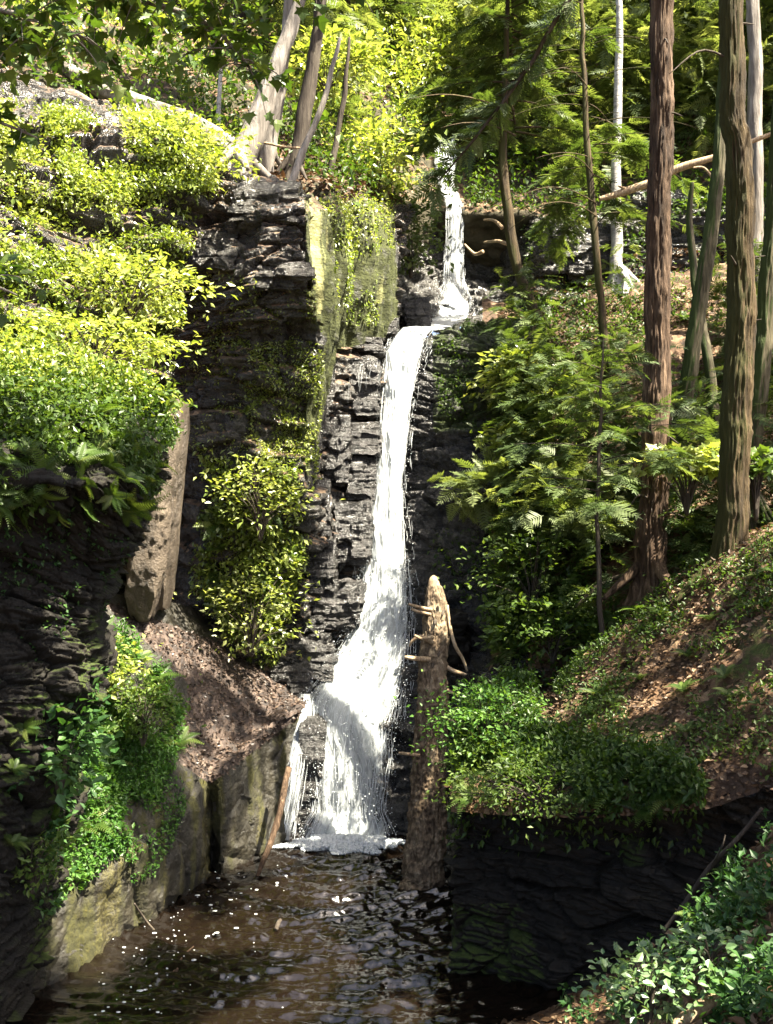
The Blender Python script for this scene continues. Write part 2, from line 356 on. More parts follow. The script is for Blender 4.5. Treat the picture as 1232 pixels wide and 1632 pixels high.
def d_nose(P, N):
    m = inpoly(proj(P), NOSE)*1.0; q = np.stack([P[:, 0]*2.2+P[:, 1]*1.6, P[:, 1]*.3, P[:, 2]*.28], 1)
    fl = .17*vnoise(q, 1.3, 71)-.14*np.abs(vnoise(q, 3.1, 72))+.05*vnoise(q*np.array([3, 1, 3]), 3, 73)+.04*fbm(P, 5, 4, 74)
    return (1-m)*d_cliff(.17, .2, .1, .6, .22, 3, .06)(P, N)+m*(fl+.22*fbm(P, .6, 3, 3))
def streak_fn(P, p, poly, sc=2.2):
    q = np.stack([P[:, 0]*sc+P[:, 1]*sc*.75, P[:, 1]*.2, P[:, 2]*.25], 1)
    return inpoly(p, poly)*np.clip(.38+1.2*vnoise(q, 1.8, 81)+.6*vnoise(q*np.array([3, 1, 2]), 2, 82), 0, 1)
# left recess cliff with its sunlit nose
patch('cliff', [
    [(150, 225, 17.2), (350, 255, 15.6), (430, 275, 15.9), (492, 300, 15.8), (555, 318, 17.4), (612, 322, 19.6), (660, 335, 21)],
    [(150, 300, 17.0), (335, 330, 15.3), (420, 335, 14.8), (494, 332, 15.0), (548, 345, 16.6), (608, 345, 18.8), (650, 360, 20)],
    [(150, 420, 16.8), (300, 420, 15.4), (400, 440, 14.7), (500, 425, 14.9), (545, 440, 16.6), (604, 450, 18.4), (640, 460, 19.6)],
    [(150, 520, 16.8), (285, 520, 15.8), (400, 520, 15.0), (507, 505, 15.0), (538, 520, 16.8), (600, 520, 18.4), (640, 520, 19.5)],
    [(150, 560, 16.8), (285, 560, 15.9), (400, 545, 15.25), (512, 530, 15.5), (532, 560, 17.0), (600, 560, 18.6), (640, 560, 19.6)],
    [(150, 720, 16.6), (280, 700, 16.0), (400, 720, 15.5), (494, 720, 15.8), (516, 720, 17.1), (600, 720, 18.3), (640, 720, 19)],
    [(150, 960, 16.4), (280, 960, 16.3), (400, 960, 15.9), (486, 950, 16.2), (520, 950, 17), (600, 950, 17.8), (640, 950, 18.5)],
    [(150, 1100, 16), (280, 1100, 16.4), (400, 1110, 16.3), (486, 1120, 16.3), (520, 1120, 16.6), (600, 1100, 17.0), (640, 1100, 17.5)]],
    460, 460, d_nose, M['cliff'], 'dark layered shale cliff left of the waterfall', (.1, .1),
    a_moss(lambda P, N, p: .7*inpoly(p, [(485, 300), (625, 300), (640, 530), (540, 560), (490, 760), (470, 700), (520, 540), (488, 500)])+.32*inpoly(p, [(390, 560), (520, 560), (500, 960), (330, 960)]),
           litter_up, .3, lambda P, p: np.maximum(streak_fn(P, p, [(486, 296), (522, 318), (520, 420), (512, 500), (494, 500), (490, 400)]), np.maximum(.9*streak_fn(P, p, [(594, 320), (622, 320), (614, 480), (594, 490)]), .45*streak_fn(P, p, NOSE)))))  # pale streaks along both nose edges also paint in the sunlight there
# slope that carries the leaning trees above the cliff
patch('hillside', [
    [(-300, -500, 55), (200, -500, 55), (500, -500, 55), (715, -420, 56), (900, -500, 55), (1200, -500, 52), (1700, -450, 48)],
    [(-300, -60, 30), (200, -60, 31), (430, -20, 32), (600, 0, 36), (715, 10, 40), (850, 0, 38), (1150, -20, 35), (1700, -80, 30)][:7],
    [(-300, 40, 18), (150, 60, 20), (400, 150, 21), (560, 190, 24), (712, 215, 30), (830, 215, 28), (1700, 60, 24)],
    [(-300, 100, 14.5), (100, 110, 16.5), (390, 235, 17.3), (540, 285, 18.6), (700, 325, 24.6), (800, 330, 24), (1700, 250, 21)],
    [(-300, 160, 13.6), (100, 170, 15.6), (360, 262, 16.2), (520, 312, 17.2), (690, 335, 24.0), (800, 345, 23), (1700, 330, 20)],
    [(-300, 300, 13.8), (100, 300, 15.6), (360, 330, 16.8), (520, 390, 18.2), (690, 420, 24.8), (800, 420, 24), (1700, 420, 21)]],
    420, 380, d_soil(.5, .1, 4), M['far'], 'steep wooded hillside above the falls', (.4, .4), a_moss(None, litter_up, .2))
# black recess of the upper tier
patch('cliff', [
    [(590, 318, 21.0), (660, 322, 23.6), (715, 318, 24.4), (780, 325, 24.2), (850, 332, 22.8), (960, 338, 22.2), (1080, 330, 21.8), (1300, 300, 21)],
    [(590, 370, 20.8), (660, 375, 23.4), (715, 372, 24.3), (780, 380, 24.1), (850, 372, 22.2), (960, 365, 21.6), (1080, 350, 21.6), (1300, 330, 20.8)],
    [(590, 450, 20.4), (660, 450, 22.6), (715, 450, 23.6), (780, 455, 23.4), (850, 450, 21.6), (960, 420, 21.4), (1080, 400, 21.3), (1300, 380, 20.5)],
    [(590, 545, 19.8), (655, 530, 20.6), (715, 520, 22.0), (790, 525, 22), (850, 530, 20.8), (960, 480, 20.9), (1080, 450, 21), (1300, 420, 20.2)]],
    420, 200, d_cliff(.28, .25, .12, .8, .25, 12), M['cliff'], 'black rock recess around the upper waterfall tier', (.2, .2),
    a_moss(lambda P, N, p: .2*(p[:, 0] > 830), None, .4), name2='uppercliff')
# rock behind and right of the falls
patch('cliff', [
    [(585, 548, 19.6), (640, 536, 19.35), (682, 525, 19.2), (740, 508, 19.0), (800, 503, 19.2), (865, 525, 19.6)],
    [(585, 575, 19.0), (630, 575, 18.9), (668, 565, 18.7), (735, 555, 18.4), (800, 560, 18.4), (870, 570, 18.6)],
    [(580, 660, 18.5), (625, 660, 18.6), (660, 655, 18.3), (720, 660, 18.0), (800, 660, 17.9), (872, 660, 17.8)],
    [(572, 800, 17.9), (612, 800, 18.1), (655, 800, 17.9), (720, 800, 17.5), (800, 800, 17.2), (870, 780, 16.8)],
    [(535, 960, 17.2), (600, 960, 17.5), (655, 960, 17.2), (720, 960, 16.8), (790, 960, 16.4), (865, 960, 15.7)],
    [(485, 1110, 16.5), (560, 1100, 16.7), (630, 1128, 16.4), (700, 1130, 16.0), (770, 1100, 15.2), (850, 1080, 14.3)],
    [(462, 1240, 15.9), (550, 1230, 16.1), (625, 1150, 15.9), (700, 1180, 15.5), (750, 1200, 14.2), (820, 1180, 13.2)],
    [(450, 1385, 15.3), (550, 1385, 15.6), (640, 1375, 15.4), (690, 1400, 14.8), (735, 1460, 12.9), (790, 1510, 12)]],
    360, 520, d_cliff(.17, .16, .09, .45, .16, 21), M['wet'], 'wet black rock wall behind and right of the waterfall', (.15, .25),
    a_moss(lambda P, N, p: .42*inpoly(p, [(675, 510), (815, 500), (800, 700), (690, 690)])+.16*(p[:, 0] > 690)*(p[:, 1] < 950), None, .12), name2='fallcliff')
# wide right-hand slope
patch('hillside', [
    [(770, 470, 21.2), (860, 500, 20.9), (960, 465, 21.0), (1090, 440, 21), (1250, 400, 20.5), (1600, 330, 20)],
    [(770, 520, 19.6), (870, 545, 19.4), (960, 560, 19.2), (1090, 560, 18.8), (1250, 540, 18.2), (1600, 480, 17.5)],
    [(780, 640, 18.4), (870, 660, 17.8), (980, 680, 17.2), (1100, 680, 16.8), (1250, 640, 16.2), (1600, 560, 15.6)],
    [(790, 800, 17.2), (870, 800, 16.4), (980, 800, 15.8), (1100, 780, 15.2), (1250, 740, 14.8), (1600, 660, 14)],
    [(790, 960, 16.1), (870, 960, 15.3), (970, 940, 14.8), (1080, 900, 14.4), (1250, 830, 13.8), (1600, 740, 13)],
    [(780, 1120, 15.0), (850, 1140, 14.2), (960, 1080, 13.8), (1080, 1010, 13.4), (1250, 920, 13.0), (1600, 820, 12.3)],
    [(780, 1300, 13.8), (850, 1300, 13.4), (960, 1240, 13.2), (1080, 1150, 13.0), (1250, 1020, 12.7), (1600, 920, 12)]],
    420, 420, d_soil(.32, .07, 31), M['soil'], 'leaf strewn slope under the hemlocks right of the falls', (.4, .4),
    a_moss(lambda P, N, p: .25*(fbm(P, .9, 3, 8) > .15), lambda P, N, p: np.clip(.9-.9*(fbm(P, .7, 3, 9) > .12), 0, 1), .25), name2='rightslope')
# near right spur: undercut wall, lip, crest
patch('hillside', [
    [(840, 1210, 14.6), (900, 1170, 14.6), (985, 1100, 14.4), (1120, 1010, 14.0), (1250, 930, 13.6), (1700, 860, 13)],
    [(800, 1100, 13.2), (885, 1110, 13.3), (985, 1010, 13.0), (1120, 905, 12.6), (1250, 830, 12.2), (1700, 700, 11.6)],
    [(765, 1110, 12.4), (880, 1110, 12.4), (985, 1020, 12.2), (1120, 915, 11.8), (1250, 835, 11.5), (1700, 720, 10.8)],
    [(735, 1180, 11.5), (875, 1170, 11.5), (1000, 1120, 11.1), (1120, 1060, 10.6), (1250, 1000, 10.0), (1700, 900, 9)],
    [(715, 1255, 10.75), (850, 1265, 10.2), (1000, 1245, 9.6), (1120, 1225, 9.2), (1250, 1190, 8.8), (1700, 1100, 8)],
    [(714, 1290, 10.6), (850, 1300, 10.05), (1000, 1300, 9.45), (1120, 1290, 9.05), (1250, 1250, 8.7), (1700, 1180, 7.9)]],
    460, 360, d_soil(.16, .06, 41), M['soil'], 'steep leaf strewn spur on the right bank', (.3, .3),
    a_moss(lambda P, N, p: .42*(fbm(P, 1.1, 3, 8) > .05), lambda P, N, p: np.clip(.95-.8*(fbm(P, .9, 3, 19) > .18), 0, 1), .2), name2='spur')
patch('cliff', [
    [(770, 1285, 13.2), (738, 1288, 11.6), (717, 1288, 10.62), (850, 1298, 10.06), (1000, 1298, 9.46), (1120, 1288, 9.06), (1250, 1250, 8.7), (1700, 1180, 7.9)],
    [(770, 1320, 13.3), (740, 1320, 11.8), (721, 1325, 10.95), (850, 1335, 10.5), (1000, 1335, 9.9), (1120, 1330, 9.4), (1250, 1290, 9.0), (1700, 1230, 8.1)],
    [(770, 1400, 13.3), (738, 1410, 11.8), (718, 1420, 10.95), (850, 1430, 10.5), (1000, 1430, 9.9), (1100, 1420, 9.5), (1250, 1360, 9.0), (1700, 1300, 8.1)],
    [(770, 1480, 13.3), (738, 1510, 11.8), (717, 1540, 10.8), (840, 1540, 10.5), (990, 1530, 9.9), (1080, 1500, 9.5), (1250, 1420, 9.0), (1700, 1400, 8.1)],
    [(770, 1520, 13.3), (738, 1570, 11.8), (718, 1610, 10.75), (840, 1610, 10.45), (990, 1580, 9.9), (1080, 1560, 9.5), (1250, 1500, 9.0), (1700, 1500, 8.1)]],
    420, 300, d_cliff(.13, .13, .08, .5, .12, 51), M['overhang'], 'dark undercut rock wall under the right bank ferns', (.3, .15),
    a_moss(lambda P, N, p: .38*inpoly(p, [(712, 1440), (830, 1440), (870, 1560), (712, 1620)])+.26*(fbm(P, 1.6, 2, 77) > .25), None, .3), name2='undercut')
# near right corner bank
patch('hillside', [
    [(700, 1640, 9.9), (860, 1600, 9.9), (960, 1560, 9.6), (1070, 1490, 9.2), (1160, 1400, 8.8), (1260, 1300, 8.6), (1700, 1150, 8)],
    [(720, 1700, 9.2), (860, 1650, 9.2), (960, 1620, 8.6), (1070, 1560, 8.2), (1160, 1480, 7.8), (1260, 1390, 7.4), (1700, 1200, 6.5)],
    [(760, 1850, 7.8), (860, 1800, 7.4), (960, 1760, 6.9), (1070, 1700, 6.5), (1160, 1640, 6.2), (1260, 1560, 5.8), (1700, 1300, 5)],
    [(800, 2500, 4.9), (860, 2500, 4.4), (960, 2450, 4.1), (1070, 2300, 3.9), (1160, 2150, 3.7), (1260, 2000, 3.5), (1900, 1700, 3)]],
    240, 240, d_soil(.14, .06, 61), M['soil'], 'dark leafy bank in the near right corner', (.3, .3), a_moss(None, lambda P, N, p: .8*np.ones(len(P)), .3), name2='nearbank')
# far left cliff, stepped and overgrown
patch('cliff', [
    [(-400, 40, 12.5), (-100, 60, 13.5), (60, 110, 15), (200, 190, 16.2), (352, 262, 16.4)],
    [(-400, 150, 11.4), (-100, 190, 12.4), (60, 190, 13.8), (210, 220, 14.6), (345, 275, 15.4)],
    [(-400, 310, 11.0), (-100, 320, 11.9), (60, 330, 13.0), (210, 330, 13.9), (318, 330, 14.9)],
    [(-400, 420, 10.6), (-100, 430, 11.4), (60, 430, 12.5), (200, 430, 13.4), (292, 430, 14.6)],
    [(-400, 570, 10.2), (-100, 570, 10.9), (60, 580, 11.9), (190, 590, 13.2), (280, 590, 14.7)],
    [(-400, 700, 10.4), (-100, 760, 10.9), (60, 760, 12.0), (190, 760, 14.0), (262, 760, 15.3)],
    [(-400, 1000, 10.4), (-100, 1000, 10.9), (60, 1000, 12.2), (180, 1000, 14.4), (252, 980, 15.5)]],
    320, 420, d_cliff(.2, .3, .1, .7, .3, 71), M['cliff'], 'tall overgrown shale cliff on the left bank', (.15, .3),
    a_moss(lambda P, N, p: .15+0*P[:, 0], litter_up, .4), name2='leftcliff')
# near left ledge with dark undercut
patch('cliff', [
    [(-500, 480, 9.8), (-150, 540, 10.2), (0, 575, 10.6), (120, 600, 10.9), (225, 650, 11.2), (262, 690, 12)],
    [(-500, 560, 8.4), (-150, 620, 8.8), (0, 660, 9.2), (120, 680, 9.6), (238, 715, 10.2), (262, 715, 11.6)],
    [(-500, 700, 7.6), (-150, 740, 8.0), (0, 770, 8.5), (120, 770, 9.0), (236, 765, 9.8), (258, 750, 11.4)],
    [(-500, 800, 7.7), (-150, 805, 8.1), (0, 812, 8.7), (120, 805, 9.2), (222, 800, 9.95), (236, 790, 11.4)],
    [(-500, 900, 8.2), (-150, 910, 8.7), (0, 910, 9.4), (110, 890, 9.7), (196, 880, 10.3), (215, 870, 11.6)],
    [(-500, 1000, 8.1), (-150, 1010, 8.6), (0, 1010, 9.2), (80, 1000, 9.5), (146, 980, 10.1), (165, 960, 11.8)],
    [(-500, 1120, 7.9), (-150, 1120, 8.4), (0, 1120, 8.9), (80, 1110, 9.3), (148, 1080, 9.9), (165, 1060, 11.6)],
    [(-500, 1300, 8.0), (-150, 1300, 8.5), (0, 1300, 9.0), (60, 1300, 9.6), (122, 1200, 10.6), (140, 1160, 11.6)],
    [(-500, 1500, 8.1), (-150, 1500, 8.5), (0, 1500, 9.2), (50, 1500, 9.8), (110, 1330, 10.9), (130, 1280, 11.6)],
    [(-500, 1800, 7.2), (-150, 1750, 8.0), (0, 1650, 9.2), (50, 1600, 9.9), (100, 1450, 11), (120, 1400, 11.6)]],
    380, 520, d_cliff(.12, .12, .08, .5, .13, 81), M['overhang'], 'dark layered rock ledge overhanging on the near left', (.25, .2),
    a_moss(lambda P, N, p: .3*(fbm(P, 1.4, 2, 78) > .15), None, .5), name2='nearledge')
# lower left bank: slope, brown shelf, mossy pool wall
def bank_litter(P, N, p):
    return 1.0*inpoly(p, [(150, 950), (440, 1060), (500, 1125), (335, 1250), (285, 1215), (300, 1090), (210, 1000)])
def bank_moss(P, N, p):
    streak = vnoise(np.stack([P[:, 0]*5+P[:, 1]*5, P[:, 2]*.7, P[:, 1]], 1), 1, 5)
    return (.5+.34*streak)*(N[:, 2] < .6)*(p[:, 1] > 1110)
patch('riverbank', [
    [(-200, 1080, 11.8), (60, 1050, 12.6), (150, 955, 14.0), (230, 948, 14.6), (300, 965, 16.2), (318, 972, 16.5), (330, 980, 16.6), (345, 990, 16.7), (440, 1060, 16.9), (478, 1090, 16.9)],
    [(-200, 1200, 10.8), (60, 1150, 11.8), (150, 1000, 13.5), (240, 1010, 14.2), (310, 1060, 14.7), (330, 1080, 14.8), (345, 1085, 14.9), (360, 1090, 15.1), (440, 1085, 16.3), (482, 1108, 16.2)],
    [(-200, 1340, 10.2), (50, 1300, 11.1), (160, 1160, 12.8), (225, 1160, 13.4), (288, 1180, 13.6), (316, 1195, 13.8), (333, 1205, 14.0), (350, 1200, 14.2), (440, 1130, 15.6), (488, 1118, 15.9)],
    [(-200, 1480, 9.8), (40, 1450, 10.4), (150, 1340, 11.4), (225, 1300, 12.2), (285, 1248, 12.95), (322, 1240, 13.35), (334, 1238, 13.6), (346, 1228, 13.7), (440, 1150, 15.0), (484, 1124, 15.5)],
    [(-200, 1560, 9.6), (40, 1505, 10.25), (140, 1420, 11.1), (222, 1360, 11.9), (288, 1300, 12.75), (326, 1290, 13.2), (336, 1290, 14.1), (350, 1280, 13.6), (425, 1220, 14.8), (462, 1210, 15.3)],
    [(-200, 1640, 9.5), (55, 1565, 10.35), (125, 1500, 11.0), (205, 1470, 11.8), (290, 1390, 12.85), (328, 1370, 13.3), (337, 1370, 14.1), (352, 1365, 13.7), (425, 1330, 14.7), (455, 1320, 15.1)],
    [(-200, 1760, 9.6), (55, 1640, 10.4), (125, 1580, 11.1), (205, 1530, 11.85), (290, 1450, 12.95), (328, 1425, 13.5), (337, 1425, 14.2), (352, 1415, 13.8), (425, 1390, 14.9), (455, 1375, 15.2)]],
    460, 360, lambda P, N: .1*fbm(P, 1.2, 4, 91)+.03*fbm(P, 7, 3, 92)+.09*worley(P, (.7, .7, .5), 94)[0]+.05*worley(P, (2, 2, 1.3), 95)[0]-.04*np.clip(1-worley(P, (.7, .7, .5), 94)[1]/.1, 0, 1), M['bank'],
    'low mossy rock bank with a brown shelf beside the pool', (.15, .1), a_moss(bank_moss, bank_litter, .1, lambda P, p: 0.55*streak_fn(P, p, [(150, 1400), (300, 1255), (480, 1130), (480, 1300), (300, 1420), (120, 1560)], 1.6)), name2='bank')
# pool bed and wide ground
def sheet(name, x0, x1, y0, y1, z, n, mat, zf=None, label=None, attrs=None):
    gx, gy = np.meshgrid(np.linspace(x0, x1, n), np.linspace(y0, y1, n)); P = np.stack([gx.ravel(), gy.ravel(), np.full(n*n, z)], 1)
    if zf: P[:, 2] += zf(P)
    i = np.arange(n*n).reshape(n, n); f = np.stack([i[:-1, :-1], i[:-1, 1:], i[1:, 1:], i[1:, :-1]], -1).reshape(-1, 4)
    return put(name, mesh(name, P, f, attrs=attrs(P) if attrs else None), mat, kind='structure', label=label)
sheet('ground', -300, 300, -300, 300, -1.6, 20, M['soil'], label='ground under the gorge')
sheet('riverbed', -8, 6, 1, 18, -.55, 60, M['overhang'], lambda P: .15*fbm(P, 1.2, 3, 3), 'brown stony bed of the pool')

# ------------------------------------------------------------------ water
m, N, L, out = newmat('dark pool water')
b = N('BsdfPrincipled', i_Roughness=.08, i_IOR=1.45); b.inputs['Base Color'].default_value = (.005, .0032, .002, 1); b.inputs['Specular IOR Level'].default_value = .7
tc = N('TexCoord'); mp = N('Mapping'); mp.inputs['Scale'].default_value = (1, 2.2, 1); L(tc.outputs['Object'], mp.inputs[0])
n = N('TexNoise', i_Scale=9.0, i_Detail=3.0); L(mp.outputs[0], n.inputs['Vector'])
bp = N('Bump', i_Strength=.25, i_Distance=.03); L(n.outputs[0], bp.inputs['Height']); L(bp.outputs[0], b.inputs['Normal'])
L(b.outputs[0], out.inputs[0]); M['pool'] = m
def waves(P):
    c = np.array([-.5, 15.2]); d = np.hypot(P[:, 0]-c[0], P[:, 1]-c[1]); w = vnoise(P, .8, 4)*.6
    att = np.clip(1.3-d/9, .25, 1)
    amp = .5+.5*vnoise(P, 1.1, 9)
    z = .016*np.sin(d*17+w*6+2*vnoise(P, 2.3, 2))*amp+.012*np.sin(d*29+P[:, 0]*4+w*9)*(1-.5*amp)+.022*fbm(P*np.array([1, 1.9, 1]), 6.0, 4, 6)
    return z*att*2.1
sheet('pool', -7, 2.6, 3.5, 15.8, 0, 420, M['pool'], waves, 'dark brown rippled plunge pool')

m, N, L, out = newmat('white falling water')
a = N('Attribute', attribute_name='flow'); mp = N('Mapping'); mp.inputs['Scale'].default_value = (9, .9, 1); L(a.outputs['Vector'], mp.inputs[0])
n1 = N('TexNoise', i_Scale=1.0, i_Detail=6.0, i_Roughness=.6, i_Distortion=.4); L(mp.outputs[0], n1.inputs['Vector'])
mp2 = N('Mapping'); mp2.inputs['Scale'].default_value = (3.2, 2.4, 1); L(a.outputs['Vector'], mp2.inputs[0]); n2 = N('TexNoise', i_Scale=1.0, i_Detail=7.0, i_Roughness=.68, i_Distortion=.8); L(mp2.outputs[0], n2.inputs['Vector'])
nn = N('Mix', data_type='FLOAT', i_0=.42); L(n1.outputs[0], nn.inputs[2]); L(n2.outputs[0], nn.inputs[3])
de = N('Attribute', attribute_name='dens'); s = N('Math', operation='ADD'); L(nn.outputs[0], s.inputs[0]); L(de.outputs['Fac'], s.inputs[1])
mr = N('MapRange', i_1=.66, i_2=1.1); L(s.outputs[0], mr.inputs[0])
b = N('BsdfPrincipled', i_Roughness=.35); b.inputs['Base Color'].default_value = (.5, .53, .545, 1); b.inputs['Specular IOR Level'].default_value = .3
tl = N('BsdfTranslucent'); tl.inputs[0].default_value = (.5, .535, .55, 1)
mb = N('MixShader', i_0=.35); L(b.outputs[0], mb.inputs[1]); L(tl.outputs[0], mb.inputs[2])
bp = N('Bump', i_Strength=.8, i_Distance=.06); L(nn.outputs[0], bp.inputs['Height']); L(bp.outputs[0], b.inputs['Normal'])
tr = N('BsdfTransparent'); mx = N('MixShader'); L(mr.outputs[0], mx.inputs[0]); L(tr.outputs[0], mx.inputs[1]); L(mb.outputs[0], mx.inputs[2]); L(mx.outputs[0], out.inputs[0])
M['fall'] = m
m, N, L, out = newmat('white water strand')
b = N('BsdfPrincipled', i_Roughness=.3); b.inputs['Base Color'].default_value = (.7, .73, .75, 1); b.inputs['Specular IOR Level'].default_value = .3
tl = N('BsdfTranslucent'); tl.inputs[0].default_value = (.5, .54, .56, 1); mb = N('MixShader', i_0=.4); L(b.outputs[0], mb.inputs[1]); L(tl.outputs[0], mb.inputs[2]); L(mb.outputs[0], out.inputs[0])
M['strand'] = m
# tier path: py, left px, right px, Y, density
MAIN = [(523, 640, 690, 19.6, .42), (535, 628, 680, 19.2, .42), (560, 617, 672, 18.75, .44), (620, 612, 657, 18.35, .46), (700, 605, 647, 18.0, .42), (780, 594, 642, 17.75, .36), (860, 583, 645, 17.5, .34),
        (940, 576, 650, 17.2, .36), (1000, 560, 652, 16.9, .35), (1060, 525, 648, 16.55, .34), (1110, 490, 636, 16.2, .33), (1160, 480, 624, 15.95, .3), (1220, 496, 618, 15.75, .25), (1290, 502, 610, 15.6, .24), (1345, 475, 630, 15.35, .45)]
UPPER = [(322, 714, 737, 23.7, .34), (345, 714, 736, 23.5, .28), (400, 712, 736, 23.3, .2), (450, 709, 738, 23.0, .2), (480, 700, 746, 22.7, .36), (505, 690, 748, 22.0, .4), (520, 665, 725, 20.6, .5), (527, 640, 695, 19.7, .5)]
TOP = [(215, 694, 724, 26.6, .5), (250, 692, 730, 25.8, .45), (290, 696, 724, 24.8, .4), (330, 710, 740, 23.6, .45)]
SIDE = [(1105, 478, 500, 16.05, .25), (1150, 462, 500, 15.8, .2), (1220, 452, 492, 15.55, .12), (1300, 438, 478, 15.3, .1), (1345, 425, 470, 15.1, .2)]
def tri(path, t, u):
    A = np.array(path, float); x = np.clip(t, 0, 1)*(len(A)-1); g = lambda c: np.interp(x, np.arange(len(A)), A[:, c])
    py, l, r, Y, d = (g(c) for c in range(5)); px = l+(r-l)*u
    return np.stack([(px-CX)/F*Y, Y, H+(CY-py)/F*Y], 1), (r-l)/F*Y, d
def fall(path, nu, nv, bulge, seed, lump):
    u, t = np.meshgrid(np.linspace(0, 1, nu), np.linspace(0, 1, nv)); u = u.ravel(); t = t.ravel()
    P, w, d = tri(path, t, u); e = np.clip(1-(2*u-1)**2, 0, 1)
    Q = np.stack([P[:, 0]*7, P[:, 2]*1.4, P[:, 1]*0], 1)
    P[:, 1] -= bulge*e**.5+lump*fbm(Q, 1, 4, seed)+lump*.5*vnoise(P, 3, seed)
    P[:, 0] += .03*vnoise(P, 4, seed+3)
    i = np.arange(nu*nv).reshape(nv, nu); f = np.stack([i[:-1, :-1], i[1:, :-1], i[1:, 1:], i[:-1, 1:]], -1).reshape(-1, 4)
    dens = d+.46*e**.5-.27
    return P, f, np.stack([u*w*2.2, P[:, 2], 0*u], 1), dens
VV = []; FF = []; AA = []; DD = []; k = 0
for path, nu, nv, bu, lu in ((MAIN, 70, 520, .16, .1), (UPPER, 40, 200, .1, .06), (TOP, 30, 90, .1, .08), (SIDE, 40, 160, .08, .05), (MAIN, 60, 400, .04, .05)):
    P, f, fl, de = fall(path, nu, nv, bu, 7+k, lu); VV.append(P); FF.append(f+k); AA.append(fl); DD.append(de); k += len(P)
wf = put('waterfall', mesh('waterfall', np.concatenate(VV), np.concatenate(FF), attrs={'flow': np.concatenate(AA), 'dens': np.concatenate(DD)}), M['fall'], kind='structure', label='white waterfall dropping in tiers to the pool')
G = Geo()
def strands(path, n, t0, t1, out_, wid, lmin=.03, lmax=.1, spread=.1):
    for _ in range(n):
        t = t0+(t1-t0)*rng.random(); l = lmin+(lmax-lmin)*rng.random(); u = -spread+(1+2*spread)*rng.random(); m = 9
        tt = np.linspace(t, min(t+l, 1), m); uu = u+np.cumsum(rng.normal(0, .008, m))
        P, w, d = tri(path, tt, uu); P[:, 1] -= out_*(.5+.8*rng.random())*(1-.6*abs(2*u-1)); hw = wid*(.4+rng.random())*np.sin(np.linspace(.12, pi-.12, m))
        V = np.concatenate([P-[1, 0, 0]*hw[:, None], P+[1, 0, 0]*hw[:, None]]); i = np.arange(m-1)
        G.add(V, np.stack([i, i+1, i+1+m, i+m], 1))
strands(MAIN, 240, 0, .5, .18, .0026, .03, .12, .06)
strands(MAIN, 260, .45, .75, .2, .0028, .03, .1, .12)
strands(MAIN, 280, .7, .93, .2, .0028, .03, .1, .05)
strands(MAIN, 420, .08, .6, .16, .0024, .008, .025, .25)
strands(SIDE, 130, 0, .8, .1, .003, .06, .25, .02)
strands(UPPER, 330, 0, .6, .12, .003, .04, .14, .15)
TR = [(575, 545, 605, 17.5, .1), (600, 545, 600, 17.35, .1), (655, 540, 600, 17.25, .1)]
strands(TR, 7, 0, .6, .03, .0025, .15, .5, .0)
# drops and foam lumps
def blobs(P, r):
    ph = (1+5**.5)/2; V = unit(np.array([(-1, ph, 0), (1, ph, 0), (-1, -ph, 0), (1, -ph, 0), (0, -1, ph), (0, 1, ph), (0, -1, -ph), (0, 1, -ph), (ph, 0, -1), (ph, 0, 1), (-ph, 0, -1), (-ph, 0, 1)], float))
    f = np.array([(0, 11, 5), (0, 5, 1), (0, 1, 7), (0, 7, 10), (0, 10, 11), (1, 5, 9), (5, 11, 4), (11, 10, 2), (10, 7, 6), (7, 1, 8), (3, 9, 4), (3, 4, 2), (3, 2, 6), (3, 6, 8), (3, 8, 9), (4, 9, 5), (2, 4, 11), (6, 2, 10), (8, 6, 7), (9, 8, 1)])
    R = np.broadcast_to(np.eye(3), (len(P), 3, 3)); return inst((V, [f]), P, R, r)
for path, n, a, bb, sp in ((MAIN, 3800, .45, 1, .13), (MAIN, 900, .1, .5, .2), (UPPER, 500, .4, .8, .3)):
    P, w, d = tri(path, a+(bb-a)*rng.random(n), -sp+(1+2*sp)*rng.random(n)); P[:, 1] -= .12+.3*rng.random(n); P += rng.normal(0, .03, P.shape)
    V, f, r = blobs(P, .003+.009*rng.random(n)**3); G.add(V, f)
n = 5200; th = rng.random(n)*2*pi; q = rng.random(n)**.5*(.75+.3*np.sin(th*3+1)*np.sin(th*7))
P = np.stack([-.63+q*np.cos(th)*1.1, 14.93+q*np.sin(th)*.5, .02+.12*rng.random(n)*(1-q)], 1); V, f, r = blobs(P, .01+.038*rng.random(n)**2*(1.2-q)); G.add(V, f)
put('water_strands', G.mesh('water_strands'), M['strand'], wf)
G = Geo()                                          # flat foam flecks drifting on the pool
P = []
while len(P) < 120:
    px, py = rng.uniform(150, 640), rng.uniform(1380, 1632)
    if abs((px-310)-(-(py-1480)*.95)) < 45+rng.exponential(35) or rng.random() < .02:
        Y = H*F/(py-CY)
        if px > 100+(1560-py)*1.25: P.append(at(px, py, Y)+[0, 0, .028])
for p in P:
    r = (.004+.016*rng.random()**4); n = 9; th = np.linspace(0, 2*pi, n, endpoint=False)
    rr = r*(.7+.6*rng.random(n)); o = np.stack([np.cos(th)*rr*1.7, np.sin(th)*rr, 0*th], 1)
    G.add(np.concatenate([p+o, p+o*.8+[0, 0, .007]]), [np.stack([np.arange(n), np.roll(np.arange(n), -1), np.roll(np.arange(n), -1)+n, np.arange(n)+n], 1), np.arange(n)[None]+n])
put('foam', G.mesh('foam'), M['strand'], kind='stuff', label='white foam flecks drifting on the dark pool')

